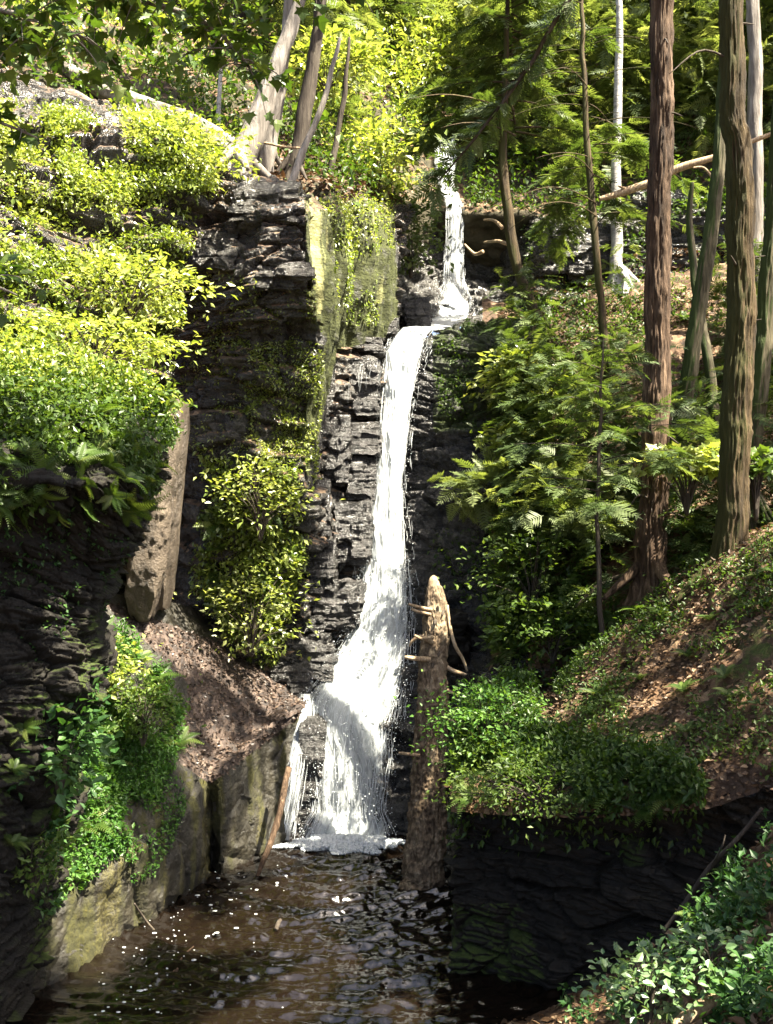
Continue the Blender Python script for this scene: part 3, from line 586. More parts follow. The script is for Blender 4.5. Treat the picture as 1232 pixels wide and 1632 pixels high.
# ------------------------------------------------------------------ rocks
def rough_box(corners8, n, seed, amp=.06, t=.15, st=1.0):
    """block from 8 corners (front tl,tr,br,bl, back tl,tr,br,bl), rounded, split into a dense grid and roughened"""
    c = np.array(corners8, float); u, v, w = [], [], []
    V = []; f = []; k = 0
    for ax in range(3):
        for side in (0, 1):
            a, b2 = np.meshgrid(np.linspace(0, 1, n), np.linspace(0, 1, n)); q = np.full(a.shape, float(side))
            uvw = [a, b2]; uvw.insert(ax, q); x, y, z = (q.ravel() for q in uvw)
            P = 0
            for i, (ix, iy, iz) in enumerate(((0, 1, 0), (1, 1, 0), (1, 0, 0), (0, 0, 0), (0, 1, 1), (1, 1, 1), (1, 0, 1), (0, 0, 1))):
                P = P+((x if ix else 1-x)*(y if iz*0+iy else 1-y)*(z if iz else 1-z))[:, None]*c[i]
            m_ = c.mean(0); ctr = P-m_
            ed = np.stack([np.abs(2*x-1), np.abs(2*y-1), np.abs(2*z-1)], 1); ed.sort(1)
            P = m_+ctr*(1-(.07 if st else .2)*np.clip(ed[:, 1]*ed[:, 2]-.5, 0, 1)[:, None]*2)
            d = unit(ctr); P = P+d*(amp*fbm(P, 2.2, 4, seed)+.5*amp*fbm(P, 9, 3, seed+1)+(0 if st else 1)*(.05*vnoise(P*np.array([5, 5, .5]), 1, seed+8)+.02*vnoise(P*np.array([14, 14, 1.2]), 1, seed+9))+st*(strata(P, t, seed, .4, amp*.5, amp*.4)+amp*1.3*worley(P, (3.2, 3.2, 4), seed)[0]))[:, None]
            i = np.arange(n*n).reshape(n, n)+k; g = np.stack([i[:-1, :-1], i[:-1, 1:], i[1:, 1:], i[1:, :-1]], -1).reshape(-1, 4)
            f.append(g if (side == 1) == (ax != 1) else g[:, ::-1]); V.append(P); k += n*n
    return np.concatenate(V), np.concatenate(f)
def block(name, px0, px1, py0, py1, Y, dep, seed, label, mat='wet', skew=0, amp=.06, n=44, cat='boulder', group=None, topY=None):
    Yt = Y if topY is None else topY
    f = [at(px0+skew, py0, Yt), at(px1+skew, py0, Yt), at(px1, py1, Y), at(px0, py1, Y)]; bk = [p+[0, dep, 0] for p in f]
    V, fc = rough_box([*f, *bk], n, seed, amp, st=0 if mat == 'slab' else 1); base = np.array([V[:, 0].mean(), V[:, 1].mean(), V[:, 2].min()])
    return put(name, mesh(name, V-base, fc), M[mat], label=label, cat=cat, group=group, loc=base)
BL = [(536, 606, 568, 662, 17.55, 1.2, 'square wet black rock block with thin trickles beside the waterfall lip', .07),
      (512, 556, 660, 770, 17.1, 1.0, 'upright wet rock block below the trickling block', .07),
      (545, 606, 672, 725, 17.35, 1.0, 'broad dark block with a pale sunlit upper edge beside the falls', .06),
      (552, 600, 725, 800, 17.25, 1.0, 'brownish wet block with a mossy right edge beside the falls', .06),
      (490, 528, 765, 860, 16.7, .9, 'narrow rock pillar with a bright flat top', .06),
      (530, 592, 800, 905, 17.0, .9, 'tall grey wet block above the boulders left of the falls', .08),
      (487, 532, 860, 945, 16.5, .9, 'dark stepped block below the narrow rock pillar', .08),
      (470, 575, 925, 1010, 16.5, 1.0, 'wide wet boulder left of the falls below the stacked blocks', .1),
      (440, 530, 1010, 1085, 16.25, 1.0, 'brown boulder at the top of the brown shelf', .1),
      (425, 490, 1055, 1120, 16.1, .9, 'rounded pale boulder beside the spreading foot of the falls', .09),
      (545, 612, 535, 562, 18.0, 1.0, 'bright wet cap rock left of the waterfall lip', .07),
      (575, 634, 505, 532, 19.0, .9, 'small dark rock above the cap rock by the lip', .06),
      (646, 688, 470, 522, 20.3, .8, 'glistening pale boulder at the foot of the upper tier', .09)]
for i, (a, b_, c_, d_, Y, dp, lb, am) in enumerate(BL):
    block('boulder', a, b_, c_, d_, Y, dp, 200+i*7, lb, amp=am, skew=(3 if i % 2 else -2), topY=Y+.18)
block('rock_ledge', 462, 508, 1150, 1345, 15.55, .7, 330, 'low dark rib of rock dividing the foot of the falls', amp=.07, skew=14)
block('slab', 186, 246, 628, 985, 13.75, .9, 340, 'tall smooth tan rock slab leaning on the left cliff', mat='slab', skew=42, amp=.09, n=90, topY=13.6)
block('slab', 238, 258, 640, 975, 14.1, .9, 345, 'narrow brown rock slab standing behind the tall tan slab', mat='slab', skew=32, amp=.06, n=70, topY=13.9)
block('outcrop', 302, 372, 365, 428, 14.9, .9, 350, 'pale blue grey rock bulge on the dark left cliff', mat='cliff', amp=.1, skew=12, topY=15.1)
block('outcrop', 365, 470, 290, 352, 14.9, 1.0, 352, 'layered grey rock brow beneath the leaning trees', mat='cliff', amp=.12, skew=8, topY=15.3)
block('outcrop', 372, 488, 418, 462, 14.72, .9, 354, 'black overhanging rock shelf in the middle of the left cliff', mat='cliff', amp=.13, skew=6, topY=14.8)
block('boulder', 640, 704, 1062, 1150, 16.3, .8, 360, 'smooth dark boulder wet with spray behind the leaning log', amp=.08)
block('boulder', 690, 745, 980, 1060, 15.9, .8, 362, 'dull brown boulder right of the top of the leaning log', mat='overhang', amp=.1)
block('outcrop', 860, 990, 352, 440, 21.1, .9, 364, 'grey lichen spotted rock outcrop among the right slope trees', mat='cliff', amp=.12)
block('boulder', 1010, 1100, 300, 352, 22.0, 1.2, 366, 'flat dark boulder beside the pale trunk up the slope', mat='cliff', amp=.12)

# ------------------------------------------------------------------ sun gaps in the canopy (places the photo shows in full sun)
GAPS = [(x, y, Y, r) for (x, y, Y, r) in (
    [(650, 540, 19, 1.3), (630, 650, 18.3, 1.2), (620, 780, 17.8, 1.2), (612, 900, 17.4, 1.2), (600, 1000, 17, 1.3), (570, 1090, 16.3, 1.7), (560, 1200, 15.8, 1.7), (545, 1330, 15.3, 1.6),
     (725, 480, 22.5, .9), (690, 980, 14.4, .7), (685, 1080, 14.2, .7), (680, 1180, 14, .65), (670, 1300, 14, .55),
     (100, 250, 14, 2.2), (0, 420, 12, 2.2), (150, 420, 13, 2), (80, 560, 11, 1.8), (230, 680, 12.8, 1.0), (280, 260, 15, 1.6), (0, 575, 10.4, 1.3), (150, 610, 10.8, .9),
     (520, 400, 15.8, .8), (605, 400, 18.8, .8), (410, 780, 15.2, 1.5), (400, 960, 15.5, 1.2), (400, 620, 15.6, .8), (470, 690, 15.7, .8), (480, 600, 16, .7), (180, 1040, 13.2, .5), (310, 1215, 13.4, .25), (450, 640, 15.6, 1.0), (345, 610, 15.9, .5), (380, 700, 15.6, .7), (430, 560, 15.2, .5), (440, 220, 17, 1.3), (250, 200, 16.5, 1.5), (570, 600, 17.5, .8), (560, 760, 17, .7),
     (820, 590, 18, .55), (840, 700, 17.2, .45), (800, 1120, 11.8, .85), (1215, 810, 11.6, .9), (985, 980, 12.3, .3), (1060, 915, 12, .25), (900, 1085, 12.3, .25),
     (100, 60, 7.8, 1.3), (330, 30, 7.8, 1.2), (420, 1310, 14, .4), (480, -40, 7.6, 1), (10, 450, 7.4, .8), (1020, 295, 17.5, .5), (1130, 250, 17.3, .4), (985, 400, 21, .5), (540, 480, 16.8, .7), (580, 340, 18, .9), (560, 60, 32, 3), (480, 120, 22, 2), (1050, 1530, 6.2, .45), (1170, 1480, 6.2, .3), (560, 1500, 11.5, .7), (480, 1440, 12.5, .7)])]
def shade_keep(P):
    k = np.ones(len(P), bool)
    for (x, y, Y, r) in GAPS:
        c = at(x, y, Y); q = P-c; t = q@SUN; d = np.linalg.norm(q-t[:, None]*SUN, axis=1); k &= ~((d < r*(1+.35*vnoise(P, .8, 3))) & (t > 1.0))
    return k
FALLP = [(640, 540), (690, 500), (706, 318), (745, 318), (760, 500), (700, 540), (668, 620), (655, 900), (720, 920), (725, 1200), (700, 1330), (640, 1420), (500, 1420), (470, 1250), (470, 1100), (570, 960), (600, 640)]
VIEWCLR = [FALLP, [(945, 300), (1195, 212), (1200, 248), (950, 335)]]
def view_keep(P, near=17):
    p = proj(P); k = np.ones(len(P), bool)
    for q in VIEWCLR: k &= ~inpoly(p, q)
    return k

# ------------------------------------------------------------------ trees
def limbtree(base, top, r0, seed, crown=(.2, 1.), nl=30, rmax=2.0, droop=.35, spray=.42, per=18, kind='hemlock', cull=True, viewcull=True, az=None):
    """limbs (wood) and crown (foliage) of a tree along the line base-top; world coordinates"""
    rg = np.random.default_rng(seed); Gl = Geo(); Gl.limbs = []; PP = []; DD = []; NN = []
    base = np.array(base); top = np.array(top)
    for i in range(nl):
        s = crown[0]+(crown[1]-crown[0])*(i+rg.random())/nl; o = base+(top-base)*s
        q = (s-crown[0])/(crown[1]-crown[0]); Ln = rmax*(1-q*.85)**.8*(.6+.6*rg.random()); a = rg.random()*2*pi if az is None else az[0]+(az[1]-az[0])*rg.random()
        m = 6; tt = np.linspace(0, 1, m); h = np.array([cos(a), sin(a), 0]); sd = np.array([-sin(a), cos(a), 0])
        pts = o+h*(Ln*tt)[:, None]+np.array([0, 0, 1])*((.18*tt-droop*tt**2)*Ln)[:, None]+sd*(rg.normal(0, .06)*Ln*tt**2)[:, None]
        V, f = tube(pts, np.linspace(max(.012, r0*.16)*(1-q*.5), .004, m), 8, 5); Gl.add(V, f); Gl.limbs.append(Geo().add(V, f))
        n = int(per*Ln)+3
        t = .12+.88*rg.random(n)**.8; pos = np.stack([np.interp(t, tt, pts[:, c]) for c in range(3)], 1)
        sg = rg.choice([-1, 1], n)[:, None]; fw = unit(np.gradient(pts, axis=0))[np.minimum((t*m).astype(int), m-1)]
        d = unit(fw*(.35+.6*rg.random(n))[:, None]+sd*sg*(.9-.5*t)[:, None]+rg.normal(0, .2, (n, 3))+[0, 0, -.12])
        PP.append(pos); DD.append(d); NN.append(unit(np.array([0, 0, 1])+rg.normal(0, .3, (n, 3))))
    P = np.concatenate(PP); D = np.concatenate(DD); Nn = np.concatenate(NN); k = np.ones(len(P), bool)
    if cull: k &= shade_keep(P)
    if viewcull: k &= view_keep(P+D*.25)
    P, D, Nn = P[k], D[k], Nn[k]
    S = spray*(.6+.7*np.random.default_rng(seed+1).random(len(P)))
    if kind == 'hemlock': V, f, r = inst(T_SPRAY, P, frames(D, Nn), S)
    else:
        P2 = np.repeat(P, 5, 0)+rng.normal(0, .14, (len(P)*5, 3)); D2 = unit(np.repeat(D, 5, 0)+rng.normal(0, .6, (len(P)*5, 3))); N2 = unit(np.repeat(Nn, 5, 0)+rng.normal(0, .5, (len(P)*5, 3)))
        V, f, r = inst(T_LEAF, P2, frames(D2, N2), .2*np.repeat(S, 5)/.42)
    g = Geo().add(V, f, r)
    return Gl, g
def treething(name, label, cat, pts, wid, bark, seed, ext=None, crown=None, crownmat='g_hem', sides=26, rings=120, group=None, barkamp=.12, stubs=0, root=True, kf=5, ls=1.2):
    P = np.array([at(*p) for p in pts]); r = np.array([w/2/F*p[2] for w, p in zip(wid, pts)])
    if ext is not None:                            # (x, y, z, radius) of the top beyond the frame
        P = np.concatenate([P[::1], [ext[:3]]]) if P[-1][2] > P[0][2] else np.concatenate([[ext[:3]], P]); r = np.append(r, ext[3]) if P[-1][2] > P[0][2] else np.insert(r, 0, ext[3])
    if P[0][2] > P[-1][2]: P = P[::-1]; r = r[::-1]
    base = P[0].copy()
    e = put(name, None, None, label=label, cat=cat, group=group, loc=base)
    Pt = np.concatenate([[P[0]-unit(P[1]-P[0])*.35], P]); rt = np.insert(r, 0, r[0]*(1.5 if root else 1.05))
    V, f = tube(Pt-base, rt, rings, sides, barkamp, kf=kf, ls=ls, seed=seed, wob=.02)
    tk = put('trunk', mesh('trunk', V, f), M[bark], e)
    rg = np.random.default_rng(seed)
    if root:
        for k in range(4):
            a = rg.random()*2*pi; h = np.array([cos(a), sin(a), 0]); g = Geo()
            V, f = tube([h*r[0]*.4+[0, 0, .25], h*r[0]*1.5+[0, 0, .02], h*r[0]*2.8+[0, 0, -.25]], [r[0]*.45, r[0]*.3, r[0]*.12], 14, 8, .1, seed=seed+k); g.add(V, f); put('root', g.mesh('root'), M[bark], e)
    for k in range(stubs):
        s = .15+.75*rg.random(); j = min(int(s*(len(P)-1)), len(P)-2); u = s*(len(P)-1)-j; o = P[j]*(1-u)+P[j+1]*u-base; a = pi+rg.random()*pi if rg.random() < .6 else rg.random()*2*pi
        l = .25+.9*rg.random()**2; h = np.array([cos(a), sin(a), 0])
        V, f = tube([o, o+h*l*.5+[0, 0, .1*l], o+h*l+[0, 0, (rg.random()-.6)*l*.6]], [.02, .013, .004], 10, 6, 0, wob=.02, seed=k); g = Geo().add(V, f)
        put('dead_limb', g.mesh('dead_limb'), M['bark_dark'], e)
    if crown:
        b0 = crown.pop('b', P[0]); t0 = crown.pop('t', P[-1]); Gl, g = limbtree(b0, t0, r[0], seed, **crown)
        for q in Gl.limbs: put('limb', q.mesh('limb', base), M[bark], e)
        if g.n: put('crown', g.mesh('crown', base, smooth=False), M[crownmat], e)
    return e
top = lambda px, py, Y, dz, r, dx=0: (*(at(px, py, Y)+[dx, 0, dz]), r)
treething('hemlock_tree', 'tall straight hemlock with reddish furrowed bark, nearer the falls of the two big trunks', 'tree',
    [(1037, 925, 13.4), (1041, 800, 13.4), (1046, 600, 13.4), (1051, 300, 13.4), (1056, 0, 13.4)], [56, 46, 43, 38, 36], 'bark_red', 5, top(1060, -100, 13.4, 11, .03), dict(crown=(.45, 1), nl=28, rmax=3.0, per=15, spray=.5), sides=90, rings=520, barkamp=.17, stubs=9, kf=9, ls=3.2)
treething('hemlock_tree', 'thick mossy brown hemlock standing on the crest of the right spur', 'tree',
    [(1158, 925, 11.9), (1168, 800, 11.9), (1178, 550, 11.9), (1178, 250, 11.9), (1166, 0, 11.9)], [66, 48, 46, 42, 38], 'bark_brown', 6, top(1166, -100, 11.9, 11, .03), dict(crown=(.42, 1), nl=26, rmax=3.0, per=15, spray=.5), sides=90, rings=520, barkamp=.15, stubs=8, kf=9, ls=3)
treething('hemlock_tree', 'thin dark hemlock with hanging sprays left of the reddish trunk', 'tree',
    [(968, 590, 17.5), (960, 500, 17.5), (948, 380, 17.5), (938, 260, 17.5), (930, 120, 17.5), (925, -60, 17.5)], [15, 13, 12, 11, 9, 5], 'bark_brown', 7, None, dict(crown=(.35, 1), nl=46, rmax=2.2, per=20), sides=16)
treething('birch_tree', 'pale grey barked tree up the right slope beside the fallen branch', 'tree',
    [(985, 448, 21.0), (983, 420, 21.0), (982, 320, 21.0), (985, 170, 21.0), (988, 0, 21.0)], [34, 20, 17, 14, 11], 'bark_pale', 8, top(988, -60, 21, 4, .02), None, sides=18, barkamp=.05)
treething('hemlock_tree', 'curved brown hemlock rising beside the upper waterfall tier', 'tree',
    [(862, 530, 19.3), (850, 495, 19.4), (832, 450, 19.5), (818, 400, 19.6), (808, 330, 19.6), (802, 240, 19.6), (806, 90, 19.6), (812, -80, 19.6)], [26, 19, 17, 17, 17, 15, 10, 4], 'bark_brown', 9, None, dict(crown=(.46, 1), nl=46, rmax=2.6, per=20, b=at(830, 480, 19.5)), sides=18)
treething('mossy_tree', 'leaning tree with bright green moss on its left side', 'tree',
    [(1066, 800, 15.4), (1080, 700, 15.4), (1100, 580, 15.4), (1122, 440, 15.5), (1142, 300, 15.6), (1152, 150, 15.7), (1160, -20, 15.7)], [34, 28, 26, 25, 22, 19, 15], 'bark_moss', 10, None, None, sides=48, rings=260, kf=7, ls=3, barkamp=.16)
treething('maple_tree', 'grey trunk standing farthest right behind the mossy brown hemlock', 'tree',
    [(1205, 470, 18.6), (1204, 300, 18.6), (1202, 100, 18.6), (1200, -60, 18.6)], [30, 25, 23, 20], 'bark_grey', 12, None, None, sides=20)
treething('mossy_tree', 'dark leaning trunk at the right edge behind the mossy brown hemlock', 'tree',
    [(1190, 800, 13.4), (1200, 700, 13.4), (1212, 600, 13.4), (1224, 450, 13.4), (1236, 280, 13.4), (1250, 50, 13.4)], [34, 30, 29, 27, 25, 22], 'bark_moss', 13, None, None, sides=48, rings=260, kf=7, ls=3, barkamp=.16)
treething('mossy_tree', 'short crooked mossy trunk between the leaning tree and the right spur hemlock', 'tree',
    [(1146, 720, 15.8), (1138, 640, 15.8), (1126, 560, 15.9), (1100, 380, 16.4), (1103, 290, 16.4)], [24, 18, 16, 12, 6], 'bark_moss', 14, None, None, sides=16)
treething('maple_tree', 'sunlit grey tree with a swollen curved base at the cliff edge', 'tree',
    [(375, 268, 16.0), (398, 225, 16.1), (420, 165, 16.2), (440, 110, 16.3), (462, 50, 16.4), (490, -60, 16.4)], [52, 44, 34, 28, 24, 14], 'bark_grey', 15, top(500, -100, 16.4, 3, .03), dict(crown=(.6, 1), nl=14, rmax=1.7, per=14, kind='b', cull=False, spray=.5), 'g_sun', sides=28)
treething('maple_tree', 'straighter grey trunk just behind the swollen curved tree', 'tree',
    [(425, 255, 16.8), (436, 200, 16.8), (448, 130, 16.8), (458, 40, 16.8), (465, -60, 16.8)], [28, 23, 20, 17, 12], 'bark_grey', 16, None, None, sides=18)
treething('hemlock_tree', 'dark straight trunk on the cliff top crossed by a slim curved stem', 'tree',
    [(468, 275, 17.0), (478, 220, 17.0), (490, 150, 17.0), (503, 70, 17.0), (515, -60, 17.0)], [30, 26, 24, 21, 17], 'bark_dark', 17, top(520, -100, 17, 4, .03), dict(crown=(.55, 1), nl=18, rmax=1.8, per=16, cull=False), sides=20)
treething('slim_tree', 'slim curved grey stem growing from the cliff lip', 'tree',
    [(452, 304, 15.7), (466, 285, 15.7), (482, 245, 15.8), (505, 190, 15.9), (525, 130, 16.0), (540, 60, 16.0)], [15, 13, 12, 11, 9, 6], 'bark_grey', 18, None, None, sides=14, root=False)
treething('slim_tree', 'small dark stem right of the slim curved stem', 'tree',
    [(530, 262, 17.6), (538, 205, 17.6), (550, 140, 17.6), (556, 60, 17.6)], [11, 9, 8, 5], 'bark_dark', 19, None, None, sides=12, root=False)
treething('slim_tree', 'thin white sapling stem above the fallen mossy log', 'tree',
    [(349, 182, 17.2), (350, 140, 17.2), (353, 100, 17.2)], [8, 7, 5], 'bark_pale', 20, None, None, sides=10, root=False)
treething('hemlock_sapling', 'young hemlock with flat sprays standing on the right spur crest', 'sapling',
    [(961, 1018, 12.6), (955, 920, 12.6), (953, 800, 12.6), (956, 700, 12.6), (960, 600, 12.6), (962, 540, 12.6)], [9, 8, 7, 6, 4, 2], 'bark_dark', 21, None, dict(crown=(.4, 1), nl=24, rmax=1.5, per=13, droop=.12, spray=.34, cull=False), sides=12, root=False, barkamp=.05)
for (x, y, z, h, rr, nl, sd, lb) in ((3.4, 4.2, 2.5, 19, 4.7, 104, 401, 'unseen hemlock added beside the viewer to shade the left ledge'), (7.7, 7.6, 4, 19, 4.6, 26, 402, 'unseen hemlock added right of the viewer to shade the right spur'),
                                     (11.5, 12.6, 7, 17, 4.0, 14, 403, 'unseen hemlock added on the right bank to shade the slope')):  # out-of-view trees, added so their crowns cast shade
    e = put('hemlock_tree', None, None, label=lb, cat='tree', loc=(x, y, z)); V, f = tube([[0, 0, -6], [0, 0, 0], [.1, 0, h*.5], [0, 0, h]], [.4, .3, .2, .03], 60, 20, .1, seed=sd); put('trunk', mesh('trunk', V, f), M['bark_red'], e)
    Gl, g = limbtree([x, y, z], [x, y, z+h], .3, sd, (.4, 1), nl, rr, .2, .62, 20 if sd == 401 else 12); [put('limb', q.mesh('limb', (x, y, z)), M['bark_dark'], e) for q in Gl.limbs]; put('crown', g.mesh('crown', (x, y, z), smooth=False), M['g_hem'], e)
# drooping bough across the upper stream
e = put('hemlock_bough', None, None, label='long bare hemlock bough slanting down across the upper stream', cat='branch', loc=at(912, -10, 12.5))
bp_ = [at(912, -10, 12.5), at(870, 60, 12.6), at(825, 130, 12.7), at(760, 215, 12.8), at(715, 270, 12.9), at(690, 300, 12.9)]
b0 = bp_[0]
V, f = tube(np.array(bp_)-b0, [.035, .03, .025, .018, .012, .005], 40, 8, 0, wob=.02); put('branch', mesh('branch', V, f), M['bark_dark'], e)
n = 150; t = rng.random(n); P = np.stack([np.interp(t, np.linspace(0, 1, 6), np.array(bp_)[:, c]) for c in range(3)], 1); sg = rng.choice([-1, 1], n)[:, None]
D = unit(np.array([-.5, .1, -.6])+sg*np.array([.65, .2, -.5])+rng.normal(0, .3, (n, 3))); k = rng.random(n) < .8
V, f, r = inst(T_SPRAY, P[k]-b0, frames(D[k], unit(np.array([0, -.5, 1])+rng.normal(0, .4, (k.sum(), 3)))), .2+.22*rng.random(k.sum())); put('needles', Geo().add(V, f, r).mesh('needles', smooth=False), M['g_hem'], e)

# woods on the hillside behind
PROTO = {}
def forest_tree(kind, h, rr, seed, bark, cm, nl, per, spray):
    e = put({'hemlock': 'hemlock_tree', 'b': 'broadleaf_tree'}[kind], None, None)
    V, f = tube([[0, 0, -.6], [0, 0, 0], [.05, 0, h*.5], [0, .05, h]], [h*.018, h*.014, h*.009, .01], 30, 10, .08, seed=seed); put('trunk', mesh('trunk', V, f), M[bark], e)
    Gl, g = limbtree([0, 0, 0], [0, 0, h], h*.014, seed, (.16 if kind == 'hemlock' else .3, 1), nl, rr, .3 if kind == 'hemlock' else -.1, spray, per, kind, False, False)
    put('limbs', Gl.mesh('limbs'), M[bark], e); put('crown', g.mesh('crown', smooth=False), M[cm], e); return e
protos = [forest_tree('hemlock', 11, 2.7, 301, 'bark_dark', 'g_hem', 46, 12, .62), forest_tree('hemlock', 9, 2.3, 302, 'bark_brown', 'g_hem', 40, 12, .62),
          forest_tree('b', 9, 2.9, 303, 'bark_grey', 'g_mid', 34, 11, .75), forest_tree('b', 7.5, 2.6, 304, 'bark_grey', 'g_sun', 30, 11, .75)]
PLAB = ['dark hemlock in the wood on the hillside above the falls', 'lower bushy hemlock in the wood on the hillside above the falls',
        'green broadleaf tree in the wood on the hillside above the falls', 'yellow green broadleaf tree in the sunlit wood above the falls']
used = [False]*4; spots = []
P, _ = scatter('hillside', 1500); P = np.concatenate([P])
pr = proj(P)
for p, q in zip(P, pr):
    if len(spots) >= 44: break
    if not (-250 < q[0] < 1480 and -260 < q[1] < 230 and 22 < p[1] < 50): continue
    if 600 < q[0] < 830 and q[1] > 120: continue
    if q[0] < 420 and p[1] < 25: continue
    if any(np.hypot(*(p-s)[:2]) < 2.5 for s in spots): continue
    i = len(spots); sunny = q[0] < 640
    k = int(rng.choice([0, 1, 2, 3], p=[.25, .25, .25, .25] if sunny else [.25, .2, .3, .25]))
    o = protos[k]; kids = list(o.children)
    if used[k]:
        c = o.copy(); C.objects.link(c)
        for ch in kids:
            d = ch.copy(); C.objects.link(d); d.parent = c
        o = c
    used[k] = True; spots.append(p)
    o.location = p; s = .8+.5*rng.random(); o.scale = (s, s, s); o.rotation_euler = (0, 0, rng.random()*6.28)
    tag(o, PLAB[k], 'tree', 'trees in the wood on the hillside')
for k in range(4):
    if not used[k]: protos[k].location = (8+k*3, 34, 14); tag(protos[k], PLAB[k], 'tree', 'trees in the wood on the hillside')

# overhanging maple at the upper left: trunk on the left bank out of the frame, boughs reaching in
mb_ = at(-420, 500, 9.2); e = put('maple_tree', None, None, label='bright green maple whose boughs hang in from the upper left', cat='tree', loc=mb_)
V, f = tube(np.array([mb_-[0, 0, 1.5], mb_, at(-330, 100, 9.0), at(-260, -260, 8.8), at(-220, -700, 8.8)])-mb_, [.2, .17, .14, .11, .05], 60, 18, .08); put('trunk', mesh('trunk', V, f), M['bark_grey'], e)
gl = Geo(); gf = Geo()
BOUGH = [([(-260, -260, 8.8), (-60, -90, 8.2), (120, -40, 7.8), (300, -60, 7.6), (520, -80, 7.6)], 700, .5), ([(-290, -120, 8.9), (-120, 0, 8.0), (20, 20, 7.6), (140, 60, 7.4)], 420, .42),
         ([(-260, -260, 8.8), (0, -60, 8.2), (200, -10, 8.0), (330, 40, 7.9), (400, 110, 7.8)], 330, .36), ([(-330, 100, 9.0), (-200, 300, 8.2), (-70, 420, 7.6), (25, 470, 7.4)], 260, .3),
         ([(-330, 100, 9), (-200, 120, 8.4), (-60, 170, 8.0), (60, 220, 7.8)], 90, .3)]
for pts, n, sp in BOUGH:
    W = np.array([at(*p) for p in pts]); V, f = tube(W-mb_, np.linspace(.05, .006, len(W)), 40, 8, 0, wob=.03); gl = Geo().add(V, f)
    for _ in range(n//9):
        t = .3+.7*rng.random(); o = np.array([np.interp(t, np.linspace(0, 1, len(W)), W[:, c]) for c in range(3)]); d = unit(rng.normal(size=3)*[1, 1, .6]+[.3, 0, -.25]); l = sp*(.5+rng.random())
        tw = np.array([o, o+d*l*.6+[0, 0, .03], o+d*l-[0, 0, .06]]); V, f = tube(tw-mb_, [.008, .005, .002], 6, 5); gl.add(V, f)
        m_ = 9; s = .25+.75*rng.random(m_); Q = np.stack([np.interp(s, [0, .6, 1], tw[:, c]) for c in range(3)], 1)+rng.normal(0, .05, (m_, 3))
        dd = unit(d+rng.normal(0, .7, (m_, 3))+[0, 0, -.3]); V, f, r = inst(T_MAPLE, Q-mb_, frames(dd, unit(np.array([0, -.15, 1])+rng.normal(0, .3, (m_, 3)))), .085+.06*rng.random(m_)); gf.add(V, f, r)
    put('limb', gl.mesh('limb'), M['bark_grey'], e)
put('crown', gf.mesh('crown', smooth=False), M['g_mid'], e)

# ------------------------------------------------------------------ logs, sticks
def log(name, pts, wid, mat, label, cat='log', sides=20, rings=80, bark=.1, kf=5, ls=1.5, seed=1, stubs=(), tipmat=None, wob=.02):
    P = np.array([at(*p) for p in pts]); r = [w/2/F*p[2] for w, p in zip(wid, pts)]; b0 = P[0].copy()
    V, f = tube(P-b0, r, rings, sides, bark, kf=kf, ls=ls, seed=seed, wob=wob)
    e = put(name, mesh(name, V, f), M[mat], label=label, cat=cat, loc=b0)
    for k, (sp, sw, sm) in enumerate(stubs):
        S = np.array([at(*p) for p in sp]); V, f = tube(S-b0, [w/2/F*p[2] for w, p in zip(sw, sp)], 24, 8, .08, seed=k+5, wob=.012); put('branch_stub', mesh('branch_stub', V, f), M[sm], e)
    return e
def zlog(t):                                       # depth along the leaning log
    return 13.45+.95*t
LT = lambda py: zlog((1405-py)/475.)
fw = lambda S: [([(x, y, Y-1.2*(1405-y)/475.) for x, y, Y in p_], w_, m_) for p_, w_, m_ in S]
lg = log('leaning_log', [(668, 1440, 13.3), (675, 1400, LT(1400)), (680, 1300, LT(1300)), (686, 1180, LT(1180)), (692, 1060, LT(1060)), (693, 970, LT(970)), (692, 935, LT(935))], [76, 70, 62, 54, 48, 38, 24], 'bark_log',
    'thick bark covered log leaning upright out of the pool beside the falls', sides=110, rings=600, bark=.15, kf=13, ls=9, seed=31, wob=.03,
    stubs=fw([([(690, 972, 15.3), (670, 968, 15.15), (652, 963, 15.05)], [7, 6, 4], 'wood'), ([(690, 980, 15.3), (668, 975, 15.1), (655, 970, 15.1)], [6, 5, 4], 'wood'),
           ([(690, 1024, 15.0), (668, 1015, 14.85), (656, 1022, 14.8), (652, 1030, 14.8)], [9, 7, 5, 3], 'wood'), ([(685, 1050, 14.9), (660, 1048, 14.75), (645, 1046, 14.75)], [9, 8, 6], 'wood'),
           ([(690, 1016, 15.0), (672, 1017, 14.8), (660, 1012, 14.75)], [6, 5, 4], 'wood'),
           ([(712, 965, 15.4), (718, 1000, 15.2), (726, 1030, 15.1), (738, 1050, 15.1), (745, 1070, 15.1)], [6, 6, 6, 5, 3], 'wood'), ([(708, 1062, 14.95), (724, 1070, 14.85), (742, 1076, 14.9)], [8, 7, 4], 'wood'),
           ([(680, 1205, 14.3), (655, 1202, 14.15), (636, 1200, 14.2)], [7, 6, 4], 'wood'), ([(705, 1140, 14.6), (722, 1150, 14.5), (735, 1158, 14.5)], [6, 5, 3], 'wood'), ([(712, 1100, 14.8), (728, 1108, 14.7)], [6, 3], 'wood')]))
g = Geo()                                          # splintered top and dark knots
V, f = tube(np.array([at(691, 942, LT(942)), at(690, 925, LT(925)), at(693, 918, LT(918))])-np.array(lg.location), [.11, .07, .03], 14, 9, .35, kf=3, seed=3, wob=.02); put('splintered_top', mesh('splintered_top', V, f), M['wood'], lg)
kn = [(683, 962), (694, 990), (683, 1015), (700, 1040), (690, 1058), (706, 975), (693, 1135), (680, 1075), (700, 1100)]
